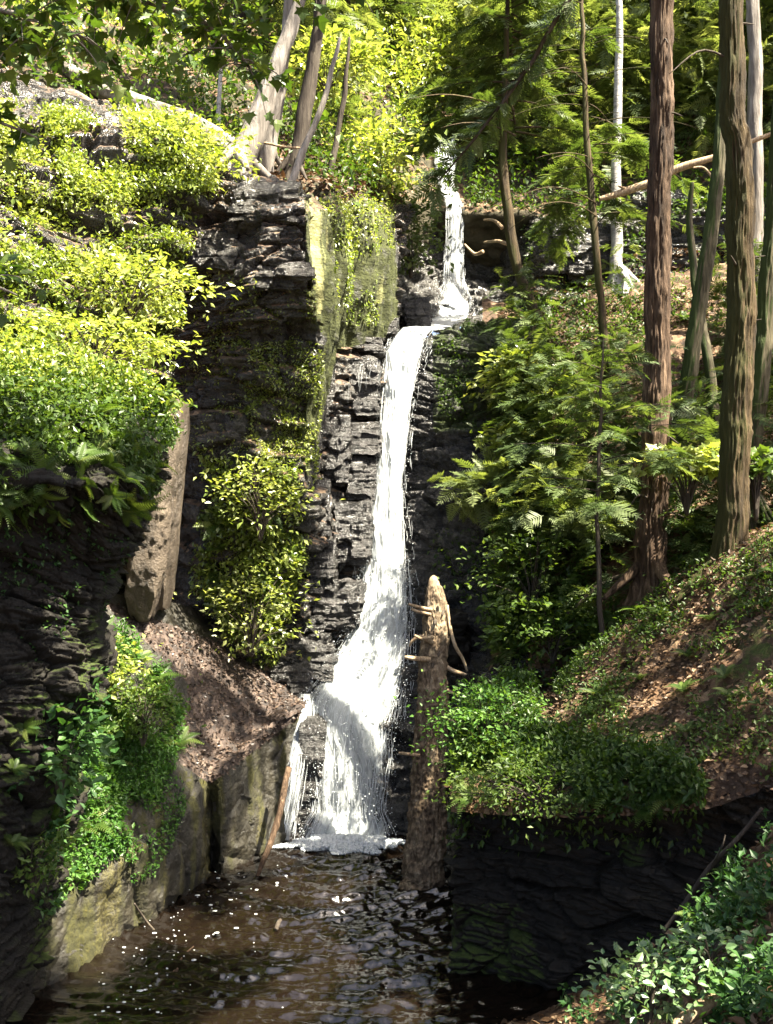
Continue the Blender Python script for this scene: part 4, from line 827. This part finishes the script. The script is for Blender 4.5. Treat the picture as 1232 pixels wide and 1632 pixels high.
for x, y in kn:
    c = at(x, y, LT(y)-.19+abs(x-693)*.004); V, f = tube(np.array([c+[.02, .12, .03], c+[0, .02, 0], c+[-.012, -.055, -.05]])-np.array(lg.location), [.045, .035, .006], 8, 7, .2, seed=x); put('knot', mesh('knot', V, f), M['bark_dark'], lg)
log('stick', [(406, 1400, 13.6), (416, 1380, 13.75), (430, 1345, 13.95), (445, 1300, 14.15), (455, 1260, 14.35), (463, 1222, 14.55)], [6, 9, 11, 11, 11, 10], 'bark_red', 'reddish brown stick leaning against the rock at the left foot of the falls', 'stick', 16, 120, .16, kf=3, ls=7, wob=.035, seed=33)
log('twig', [(215, 1440, 11.75), (232, 1468, 12.0), (258, 1495, 11.75), (284, 1522, 11.3)], [3, 3.4, 3.2, 2.6], 'bark_dark', 'thin bent twig slanting into the pool from the mossy bank', 'twig', 6, 24, 0)
log('twig', [(310, 1508, 11.3), (292, 1525, 11.2), (283, 1545, 10.9), (275, 1568, 10.55)], [2, 3.4, 4, 3.4], 'bark_red', 'forked reddish twig poking out of the pool', 'twig', 6, 24, 0, stubs=[([(283, 1545, 10.9), (276, 1548, 10.85), (270, 1560, 10.7)], [3, 2.4, 2], 'bark_red')])
log('twig', [(441, 1482, 11.85), (444, 1472, 11.95), (448, 1466, 12.0)], [7, 8, 5], 'bark_dark', 'short dark stub sticking out of the middle of the pool', 'twig', 8, 12, .1)
log('branch', [(1058, 1485, 8.9), (1090, 1440, 8.85), (1130, 1385, 8.7), (1170, 1340, 8.55), (1215, 1285, 8.5)], [7, 8, 8, 7, 5], 'bark_dark', 'dark dead branch propped across the undercut on the right bank', 'branch', 8, 40, .05, stubs=[([(1130, 1385, 8.7), (1150, 1350, 8.5), (1156, 1330, 8.5)], [4, 3, 2], 'bark_dark')])
log('log', [(1075, 1636, 6.2), (1110, 1610, 6.25), (1150, 1588, 6.3), (1200, 1565, 6.4), (1270, 1545, 6.5)], [16, 26, 26, 24, 22], 'wood', 'pale weathered log on the near right bank under the leaves', 'log', 16, 60, .12)
log('log', [(955, 318, 17.6), (1000, 303, 17.6), (1045, 288, 17.5), (1085, 268, 17.4), (1140, 250, 17.3), (1195, 225, 17.2), (1250, 205, 17.2)], [7, 13, 13, 13, 10, 8, 6], 'wood', 'pale broken branch caught crosswise between the right slope trunks', 'branch', 14, 80, .08, stubs=[([(1000, 303, 17.6), (985, 296, 17.5)], [7, 3], 'wood')])
log('twig', [(1105, 268, 16.6), (1122, 267, 16.6), (1134, 280, 16.6), (1139, 303, 16.6)], [3, 4, 4, 3], 'wood', 'arched pale twig hooked over beside the mossy trunk', 'twig', 8, 24, 0)
log('log', [(85, 92, 16.3), (130, 125, 16.3), (180, 150, 16.3), (250, 178, 16.3), (310, 200, 16.3), (365, 240, 16.2)], [16, 26, 30, 32, 34, 38], 'bark_grey', 'broad sunlit mossy log lying along the left cliff top', 'log', 24, 160, .16, kf=3, seed=40)
log('log', [(60, 170, 15.3), (110, 150, 15.6), (150, 170, 15.4), (200, 200, 15.2)], [10, 14, 13, 10], 'bark_grey', 'thinner grey dead log below the broad sunlit log', 'log', 14, 60, .12, seed=42)
log('branch', [(420, 228, 16.4), (450, 232, 16.4), (485, 236, 16.5)], [4, 4, 3], 'wood', 'short dead branch wedged between the cliff top trunks', 'branch', 8, 20, 0)
log('log', [(915, 590, 17.3), (930, 610, 17.2), (950, 625, 17.1), (960, 620, 17.1)], [8, 9, 8, 5], 'wood', 'bleached forked branch lying on the right slope', 'branch', 10, 30, .1, stubs=[([(930, 610, 17.2), (945, 600, 17.1), (957, 604, 17)], [6, 5, 3], 'wood')])
log('log', [(905, 980, 14.4), (960, 930, 14.3), (1000, 915, 14.2)], [8, 9, 7], 'bark_dark', 'dark fallen branch in the gully behind the spur', 'branch', 10, 30, .1)
for k, (pts, lb) in enumerate([([(770, 388, 21.6), (790, 384, 21.2), (808, 388, 20.9)], 'bare root sticking out over the black upper recess'), ([(742, 390, 22.2), (756, 405, 22.0), (770, 402, 21.8)], 'looped root hanging in the black upper recess'), ([(770, 350, 21.5), (788, 352, 21.2), (800, 362, 21)], 'short bleached root above the black upper recess')]):
    log('root', pts, [3, 5, 7], 'wood', lb, 'root', 8, 20, .05, seed=60+k)
# broken stump
sb = at(876, 775, 17.0); e = put('stump', None, None, label='jagged broken stump with split yellow wood on the right slope', cat='stump', loc=sb)
V, f = tube([[0, 0, -.3], [0, 0, 0], [-.03, 0, .22], [-.06, 0, .4]], [.22, .17, .15, .13], 40, 24, .16, kf=4, seed=3); put('trunk', mesh('trunk', V, f), M['bark_red'], e)
g = Geo()
for k in range(9):
    a = k*.7; r = .1; l = .15+.35*rng.random(); o = np.array([-.06+r*cos(a), r*sin(a), .36]); V, f = tube([o-[0, 0, .1], o+[-.04, 0, l*.5], o+[-.1*rng.random(), 0, l]], [.045, .03, .004], 8, 5, .2, seed=k); g.add(V, f)
put('splinters', g.mesh('splinters'), M['wood'], e)

# ------------------------------------------------------------------ foliage on the ground
def stuff(name, parts, mat, label):
    g = Geo()
    for V, f, r in parts: g.add(V, f, r)
    return put(name, g.mesh(name, smooth=False), M[mat], kind='stuff', label=label)
def cov(pn, n, poly, size, height, T=T_LEAF, thr=None, s=1.5, seed=3, droop=.15, clear=True, lo=0):
    P, N = scatter(pn, n, poly, thr, s, seed)
    k = view_keep(P+N*height*.4) if clear else np.ones(len(P), bool)
    r = np.clip(lo+fbm(P[k], 1.2, 2, seed+9)*.4+rng.random(k.sum())*.7, 0, 1) if k.any() else np.zeros(0)
    return cover(P[k], N[k], size, height, T, droop=droop, rnd=r)
LC1 = [(-60, 170), (120, 200), (345, 200), (345, 310), (240, 330), (130, 340), (60, 330), (-60, 360)]
LC2 = [(-60, 360), (60, 340), (290, 330), (310, 470), (200, 480), (-60, 450)]
LC3 = [(-60, 430), (120, 410), (290, 440), (290, 590), (230, 640), (-60, 640)]
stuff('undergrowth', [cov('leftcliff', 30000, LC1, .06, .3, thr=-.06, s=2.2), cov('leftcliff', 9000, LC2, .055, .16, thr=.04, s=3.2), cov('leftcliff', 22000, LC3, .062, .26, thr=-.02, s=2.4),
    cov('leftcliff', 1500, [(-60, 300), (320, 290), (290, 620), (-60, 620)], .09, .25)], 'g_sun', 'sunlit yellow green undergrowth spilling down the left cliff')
stuff('undergrowth', [cov('nearledge', 9000, [(-100, 540), (260, 600), (262, 720), (-100, 700)], .055, .28, seed=5, thr=-.2), cov('nearledge', 4200, [(-100, 690), (262, 690), (250, 790), (-100, 830)], .06, .2, seed=15, thr=.02, droop=.7), cov('nearledge', 3000, [(-100, 600), (250, 640), (250, 740), (-100, 740)], .07, .42, seed=6)], 'g_mid', 'thick green undergrowth on top of the near left ledge')
stuff('undergrowth', [cov('nearledge', 6500, [(-100, 540), (262, 590), (262, 680), (150, 640), (-100, 620)], .065, .4, seed=6)], 'g_sun', 'sun toned leaves at the back of the near left ledge')  # the brighter leaf colour stands in for full sun here
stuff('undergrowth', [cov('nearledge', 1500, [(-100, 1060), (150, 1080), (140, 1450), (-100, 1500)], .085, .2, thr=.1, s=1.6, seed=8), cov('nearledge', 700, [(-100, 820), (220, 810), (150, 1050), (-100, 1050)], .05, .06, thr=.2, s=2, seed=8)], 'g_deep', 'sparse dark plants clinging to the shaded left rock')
stuff('undergrowth', [cov('bank', 15000, [(120, 985), (190, 1000), (262, 1065), (292, 1140), (275, 1230), (230, 1320), (60, 1480), (60, 1200)], .06, .18, seed=11, thr=-.15, clear=False), cov('bank', 1500, [(150, 1180), (320, 1250), (240, 1400), (120, 1430)], .05, .1, thr=.1, seed=12)], 'g_fresh', 'green undergrowth on the lower left bank')
stuff('undergrowth', [cov('cliff', 9000, [(320, 715), (470, 730), (480, 900), (440, 1060), (380, 1060), (310, 930), (345, 800)], .085, .26, seed=14, thr=-.1), cov('cliff', 5200, [(380, 545), (515, 545), (500, 770), (400, 740)], .048, .1, thr=-.06, s=3.2, seed=15), cov('cliff', 2200, [(285, 500), (500, 490), (480, 720), (285, 720)], .04, .06, thr=.06, s=3.5, seed=18),
    cov('cliff', 1300, [(290, 430), (505, 430), (480, 720), (290, 720)], .05, .08, thr=.12, s=2.4, seed=16), cov('cliff', 1300, [(500, 310), (625, 310), (625, 400), (560, 420)], .06, .14, seed=17), cov('cliff', 1300, [(525, 330), (596, 330), (600, 520), (535, 520)], .055, .12, seed=19, thr=-.05, s=2.2, droop=.8)], 'g_sun', 'ferny undergrowth on the cliff below the dark overhang')
stuff('undergrowth', [cov('spur', 21000, [(705, 1120), (780, 1080), (850, 1080), (855, 1180), (960, 1200), (1120, 1240), (1120, 1330), (700, 1330)], .07, .3, seed=21, thr=-.3), cov('spur', 3600, [(860, 1090), (985, 970), (1130, 870), (1250, 800), (1250, 900), (1010, 1080), (930, 1120)], .05, .13, thr=-.1, seed=22),
    cov('spur', 13000, [(870, 1090), (1300, 800), (1300, 1250), (1000, 1240)], .045, .14, thr=-.08, s=1.6, seed=23), cov('undercut', 900, [(712, 1280), (1120, 1280), (1120, 1360), (712, 1360)], .075, .2, seed=24, droop=1.1)], 'g_mid', 'green undergrowth over the edge of the right spur')
RS = [(780, 500), (1300, 430), (1300, 900), (1000, 1080), (850, 1130), (790, 960), (800, 700)]
stuff('undergrowth', [cov('rightslope', 11000, RS, .075, .5, thr=.08, s=.9, seed=31), cov('rightslope', 5200, [(790, 830), (960, 830), (1000, 1000), (850, 1100), (780, 1040)], .11, .55, thr=-.1, seed=32), cov('fallcliff', 1300, [(685, 510), (810, 505), (790, 700), (700, 660)], .06, .08, thr=0, seed=33, s=2.2),
    cov('fallcliff', 450, [(690, 850), (800, 850), (800, 960), (690, 950)], .075, .12, seed=34), cov('uppercliff', 2600, [(820, 330), (1250, 300), (1250, 480), (860, 520)], .08, .2, thr=.05, seed=35)], 'g_mid', 'mixed green undergrowth on the right slope')
Pn, Nn = scatter('rightslope', 7500, [(790, 610), (1300, 560), (1300, 900), (1000, 1080), (800, 1100)], .0, .8, 37); hgt = .3+2.2*rng.random(len(Pn))**1.3
kk = view_keep(Pn)&(rng.random(len(Pn)) < .55); Pn = Pn[kk]+np.array([0, 0, 1])*hgt[kk][:, None]; n = len(Pn); D = unit(rdir(n)*[1, 1, .25]+[-.3, -.2, -.15])
stuff('undergrowth', [inst(T_SPRAY, Pn, frames(D, unit(rng.normal(0, .3, (n, 3))+[0, 0, 1])), .2+.25*rng.random(n))], 'g_hem', 'low hemlock sprays scattered over the right slope')
stuff('undergrowth', [cov('hillside', 26000, None, .2, 1.1, thr=-.1, s=.35, seed=41), cov('hillside', 9000, [(-100, 60), (400, 120), (640, 250), (640, 340), (340, 270), (-100, 170)], .1, .5, seed=42, thr=-.1)], 'g_mid', 'leafy understory of the wood above the falls')
stuff('undergrowth', [cov('hillside', 34000, [(600, -200), (1400, -200), (1400, 230), (840, 250), (600, 200)], .17, 4.5, seed=47, thr=-.15, s=.5)], 'g_sun', 'light green understory of the wood behind the upper tier')
stuff('undergrowth', [cov('hillside', 9000, [(380, -80), (700, -80), (690, 220), (600, 300), (520, 200), (400, 60)], .13, 2.2, seed=43, thr=-.1), cov('hillside', 5000, [(-150, -50), (430, -50), (400, 130), (-150, 120)], .15, 1.2, seed=44)], 'g_sun', 'bright yellow green understory above the left cliff')
stuff('undergrowth', [cov('nearbank', 2600, [(880, 1480), (1250, 1280), (1300, 1640), (900, 1640)], .07, .2, seed=51, thr=.0)], 'g_deep', 'small dark plants on the near right bank')
Pn, Nn = scatter('hillside', 22000, [(380, -200), (1400, -200), (1400, 348), (770, 348), (720, 200), (520, 250), (420, 100)], -.15, .4, 48); Pn = Pn+np.array([0, 0, 1])*(.3+5*rng.random(len(Pn)))[:, None]; Pn = Pn[view_keep(Pn)]; n = len(Pn)
stuff('undergrowth', [inst(T_SPRAY, Pn, frames(unit(rdir(n)*[1, 1, .25]+[0, -.2, -.2]), unit(rng.normal(0, .35, (n, 3))+[0, 0, 1])), .35+.4*rng.random(n))], 'g_light', 'light feathery hemlock sprays in the wood behind the upper tier')
stuff('undergrowth', [cov('hillside', 5000, [(745, 235), (1250, 190), (1250, 348), (745, 348)], .11, .7, seed=61, thr=-.2), cov('uppercliff', 1200, [(760, 318), (1250, 300), (1250, 345), (760, 345)], .1, .35, seed=62)], 'g_mid', 'plants on the rock lip above the black upper recess')
# fallen leaves
def litter(pn, n, poly, size, thr=None, s=1, seed=3):
    P, N = scatter(pn, n, poly, thr, s, seed); m_ = len(P)
    if m_:
        P = P+N*.012; kk_ = view_keep(P) | (pn == 'bank'); P = P[kk_]; N = N[kk_]; m_ = len(P)
    return inst(T_LEAF6, P, frames(rdir(m_)*[1, 1, .3], unit(N+rng.normal(0, .35, (m_, 3)))), size*(.5+rng.random(m_)))
stuff('fallen_leaves', [litter('bank', 3200, [(150, 950), (440, 1060), (500, 1125), (335, 1250), (285, 1215), (300, 1090), (210, 1000)], .05)], 'dead_wetshade', 'shade toned wet fallen leaves on the brown shelf left of the pool')
stuff('fallen_leaves', [litter('spur', 17000, None, .055, -.3, 1.2, 5), litter('rightslope', 13000, RS, .08, -.2, .8, 6),
    litter('hillside', 5000, [(380, 200), (640, 250), (640, 340), (380, 290)], .1), litter('uppercliff', 1500, [(850, 420), (1250, 380), (1250, 500), (850, 540)], .11), litter('nearbank', 2600, None, .08)], 'dead', 'brown fallen leaves on the slopes')

# ------------------------------------------------------------------ ferns and shrubs
def fern_mesh(seed, nf=9):
    rg = np.random.default_rng(seed); g = Geo()
    for k in range(nf):
        a = 2*pi*k/nf+rg.normal(0, .25); el = rg.uniform(.15, .6); d = np.array([[cos(a)*cos(el), sin(a)*cos(el), sin(el)]])
        V, f, r = inst(T_FROND, np.zeros((1, 3)), frames(d, np.array([[0, 0, 1.]])), [rg.uniform(.7, 1.1)], [rg.random()]); g.add(V, f, r)
    return g.mesh('fern', smooth=False)
FM = [fern_mesh(s) for s in (1, 2, 3, 4)]
for m_ in FM: m_.materials.append(M['fern'])
def to_euler(N, rz):
    from mathutils import Vector, Quaternion
    q = Vector((0, 0, 1)).rotation_difference(Vector(N)); return (q @ Quaternion((0, 0, 1), rz)).to_euler()
def ferns(pn, n, poly, s0, s1, label, group, hang=.5):
    P, N = scatter(pn, n*3, poly); got = []
    for p, nn in zip(P, N):
        if len(got) >= n: break
        if any(np.linalg.norm(p-q) < s0*.7 for q in got): continue
        got.append(p); o = put('fern', FM[rng.integers(4)], None, label=label, cat='fern', group=group, loc=p+nn*.02)
        o.rotation_euler = to_euler(unit(nn*hang+np.array([0, 0, 1-hang])), rng.random()*6.28); s = s0+(s1-s0)*rng.random(); o.scale = (s, s, s)
ferns('nearledge', 44, [(-20, 680), (240, 705), (232, 800), (-20, 820)], .2, .36, 'fern hanging from the lip of the near left ledge', 'ferns on the near left ledge', .75)
ferns('nearledge', 12, [(-20, 560), (230, 640), (240, 720), (-20, 690)], .25, .42, 'fern on the sunlit top of the near left ledge', 'ferns on top of the near left ledge', .3)
ferns('bank', 18, [(130, 990), (290, 1090), (290, 1230), (130, 1400), (70, 1300)], .22, .4, 'fern among the undergrowth of the lower left bank', 'ferns on the lower left bank', .5)
ferns('nearledge', 12, [(-10, 1120), (130, 1120), (110, 1330), (-10, 1400)], .14, .26, 'dark fern hanging on the shaded left rock', 'ferns on the shaded left rock', .8)
ferns('cliff', 16, [(330, 740), (470, 760), (450, 1040), (390, 1040), (320, 920)], .25, .42, 'bright fern on the cliff below the dark overhang', 'ferns on the cliff left of the falls', .6)
ferns('spur', 24, [(712, 1180), (860, 1180), (1120, 1230), (1110, 1300), (712, 1300)], .22, .38, 'fern along the lip of the right spur', 'ferns along the right spur lip', .6)
ferns('spur', 20, [(900, 1090), (1240, 900), (1240, 1180), (1000, 1220)], .16, .28, 'low fern among the fallen leaves of the right spur', 'ferns on the face of the right spur', .3)
ferns('spur', 12, [(880, 1080), (990, 980), (1130, 890), (1250, 830), (1250, 880), (1010, 1080)], .2, .34, 'small fern on the crest of the right spur', 'ferns on the right spur crest', .3)
ferns('rightslope', 18, RS, .3, .5, 'fern on the leaf strewn slope right of the falls', 'ferns on the right slope', .3)
ferns('nearbank', 8, [(900, 1480), (1240, 1330), (1260, 1640), (900, 1640)], .2, .34, 'dark fern on the near right bank', 'ferns on the near right bank', .3)

def shrub(label, px, py, Y, wpx, hpx, n, size, mat, T=T_LEAF, K=40, dep=.8, flat=.5, cat='shrub', name='shrub', sag=.15, rise=1):
    c = at(px, py, Y); a, b_ = wpx/2/F*Y, hpx/2/F*Y; ax = np.array([a, (a+b_)*.5*dep, b_]); base = c-[0, 0, b_*rise]
    e = put(name, None, None, label=label, cat=cat, loc=base)
    u = rdir(K)*(.45+.55*rng.random(K)**.5)[:, None]; u *= np.where(rng.random(K) < .25, 1+.45*rng.random(K), 1)[:, None]; Q = u*ax; g = Geo()
    for q in Q[::2]:
        V, f = tube([[0, 0, -.1], (q+c-base)*[.35, .35, .55], q+c-base], [.014, .009, .003], 10, 5, wob=.02, seed=int(abs(q[0])*999)); g.add(V, f)
    put('stem', g.mesh('stem'), M['bark_dark'], e)
    k = rng.integers(0, K, n); rr = (.26*min(a, b_)+.04)*(.5+rng.random(K)[k])[:, None]*np.ones((n, 1))
    P = Q[k]+rng.normal(0, 1, (n, 3))*rr*np.array([1.25, 1.25, 1-flat]); d = unit(rng.normal(size=(n, 3))*[1, 1, .5]+u[k]*.8+[0, 0, -sag]); nn = unit(rng.normal(0, .45, (n, 3))+[0, -.1, 1])
    r = np.clip(rng.random(K)[k]*.6+rng.random(n)*.5, 0, 1)
    V, f, r = inst(T, P+c-base, frames(d, nn), size*(.55+.8*rng.random(n)), r); g = Geo().add(V, f, r); put('leaves', g.mesh('leaves', smooth=False), M[mat], e)
    return e
shrub('round bright rhododendron sunlit on the dark wall right of the falls', 820, 595, 17.6, 85, 80, 900, .16, 'g_sun')
shrub('lower sunlit shrub under the round bright rhododendron', 835, 705, 17.0, 110, 60, 800, .14, 'g_sun')
shrub('loose broad leaved shrub overhanging the gully behind the leaning log', 850, 905, 14.9, 180, 130, 900, .09, 'g_mid', T_LEAF6, K=60, flat=.8)
shrub('young hemlock with flat feathery sprays above the gully shrub', 800, 775, 16.4, 150, 70, 260, .38, 'g_light', T_SPRAY, K=30, flat=.8)
shrub('feathery young hemlock between the gully and the reddish trunk', 930, 790, 14.9, 150, 110, 320, .34, 'g_light', T_SPRAY, K=34, flat=.8)
shrub('glossy shrub at the bottom of the gully behind the spur', 880, 1000, 14.2, 170, 90, 900, .1, 'g_mid', T_LEAF6, K=36, flat=.7)
shrub('bushy green plant at the outer tip of the right spur', 775, 1150, 11.3, 130, 130, 2600, .062, 'g_fresh', K=80, flat=.7)
shrub('low spreading plant hanging over the right undercut', 870, 1250, 9.9, 290, 70, 2800, .055, 'g_mid', K=90, flat=.5)
shrub('flat topped young maple between the two big right trunks', 1095, 735, 12.6, 130, 36, 420, .13, 'g_sun', T_MAPLE, flat=.8, rise=4)
shrub('small maple sprig beside the mossy brown hemlock', 1205, 735, 12.2, 50, 40, 150, .12, 'g_mid', T_MAPLE, flat=.8, rise=4)
shrub('pale glossy shrub catching the sun in the near right corner', 1030, 1570, 6.3, 150, 90, 460, .06, 'g_pale', T_LEAF6, flat=.7)
shrub('taller pale leaved shrub in the near right corner', 1130, 1510, 6.4, 100, 60, 260, .06, 'g_pale', T_LEAF6, flat=.7)
shrub('dark green shrub along the bottom right edge', 1225, 1600, 6.0, 110, 110, 420, .075, 'g_deep', T_LEAF6, flat=.5)
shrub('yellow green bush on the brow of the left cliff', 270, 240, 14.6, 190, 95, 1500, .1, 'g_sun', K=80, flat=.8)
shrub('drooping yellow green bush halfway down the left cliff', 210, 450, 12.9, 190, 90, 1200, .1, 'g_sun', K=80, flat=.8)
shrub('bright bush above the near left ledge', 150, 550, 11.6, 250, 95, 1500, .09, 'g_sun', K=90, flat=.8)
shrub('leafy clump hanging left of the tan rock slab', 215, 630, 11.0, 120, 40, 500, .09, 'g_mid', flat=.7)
shrub('big leaved green plant at the edge of the brown shelf', 172, 1062, 12.9, 90, 80, 800, .085, 'g_sun', T_LEAF6)
shrub('green plant spilling over the corner of the mossy bank', 228, 1130, 12.7, 90, 90, 800, .075, 'g_mid', T_LEAF6)
shrub('dark big leaved plant under the shaded left rock', 95, 1190, 9.6, 110, 120, 380, .13, 'g_deep', T_LEAF6, flat=.3)
shrub('small green plant low on the mossy bank by the pool', 50, 1370, 9.6, 130, 70, 420, .075, 'g_mid')
shrub('bright leafy plant low on the cliff left of the falls', 415, 790, 15.2, 110, 120, 700, .09, 'g_sun', K=50, flat=.65)
shrub('leafy plant at the cliff foot above the brown shelf', 400, 970, 15.5, 110, 130, 700, .09, 'g_sun', K=50, flat=.65)
shrub('sunny bush between the upper tier and the cliff top', 600, 255, 19.5, 120, 110, 1100, .15, 'g_sun')
shrub('grey green bush draping the left side of the upper tier', 655, 380, 21.0, 70, 110, 900, .14, 'g_hem', rise=1)
shrub('sunlit leafy bush at the cliff top trees', 520, 100, 18.5, 150, 80, 900, .16, 'g_sun')
shrub('small bright sapling leaves up the right slope', 905, 220, 24, 60, 30, 300, .17, 'g_sun')

# ------------------------------------------------------------------ camera, sky, sun
cam = bpy.data.cameras.new('camera'); co = bpy.data.objects.new('camera', cam); C.objects.link(co); scene.camera = co
co.location = (0, 0, H); co.rotation_euler = (radians(90), 0, 0); cam.sensor_fit = 'VERTICAL'; cam.angle = 2*math.atan(816/F); cam.clip_end = 1000; cam.clip_start = .1
w = bpy.data.worlds.new('World'); scene.world = w; w.use_nodes = True; nt = w.node_tree
sky = nt.nodes.new('ShaderNodeTexSky'); sky.sky_type = 'NISHITA'; sky.sun_disc = False; sky.dust_density = 4; sky.air_density = .8; sky.ozone_density = .5
el = math.asin(SUN[2]); azim = math.atan2(SUN[0], SUN[1]); sky.sun_elevation = el; sky.sun_rotation = azim
bg = nt.nodes['Background']; bg.inputs[1].default_value = .062; nt.links.new(sky.outputs[0], bg.inputs[0])
sl = bpy.data.lights.new('sun', 'SUN'); sl.energy = 5; sl.angle = radians(.5); sl.color = (1, .92, .74); so = bpy.data.objects.new('sun', sl); C.objects.link(so)
from mathutils import Vector
so.rotation_euler = Vector(SUN).to_track_quat('Z', 'Y').to_euler(); so.location = (12, 10, 30)
scene.view_settings.view_transform = 'Standard'; scene.view_settings.look = 'None'; scene.view_settings.exposure = 3.0; scene.view_settings.gamma = 1
scene.cycles.max_bounces = 8; scene.cycles.transparent_max_bounces = 16; scene.cycles.diffuse_bounces = 4
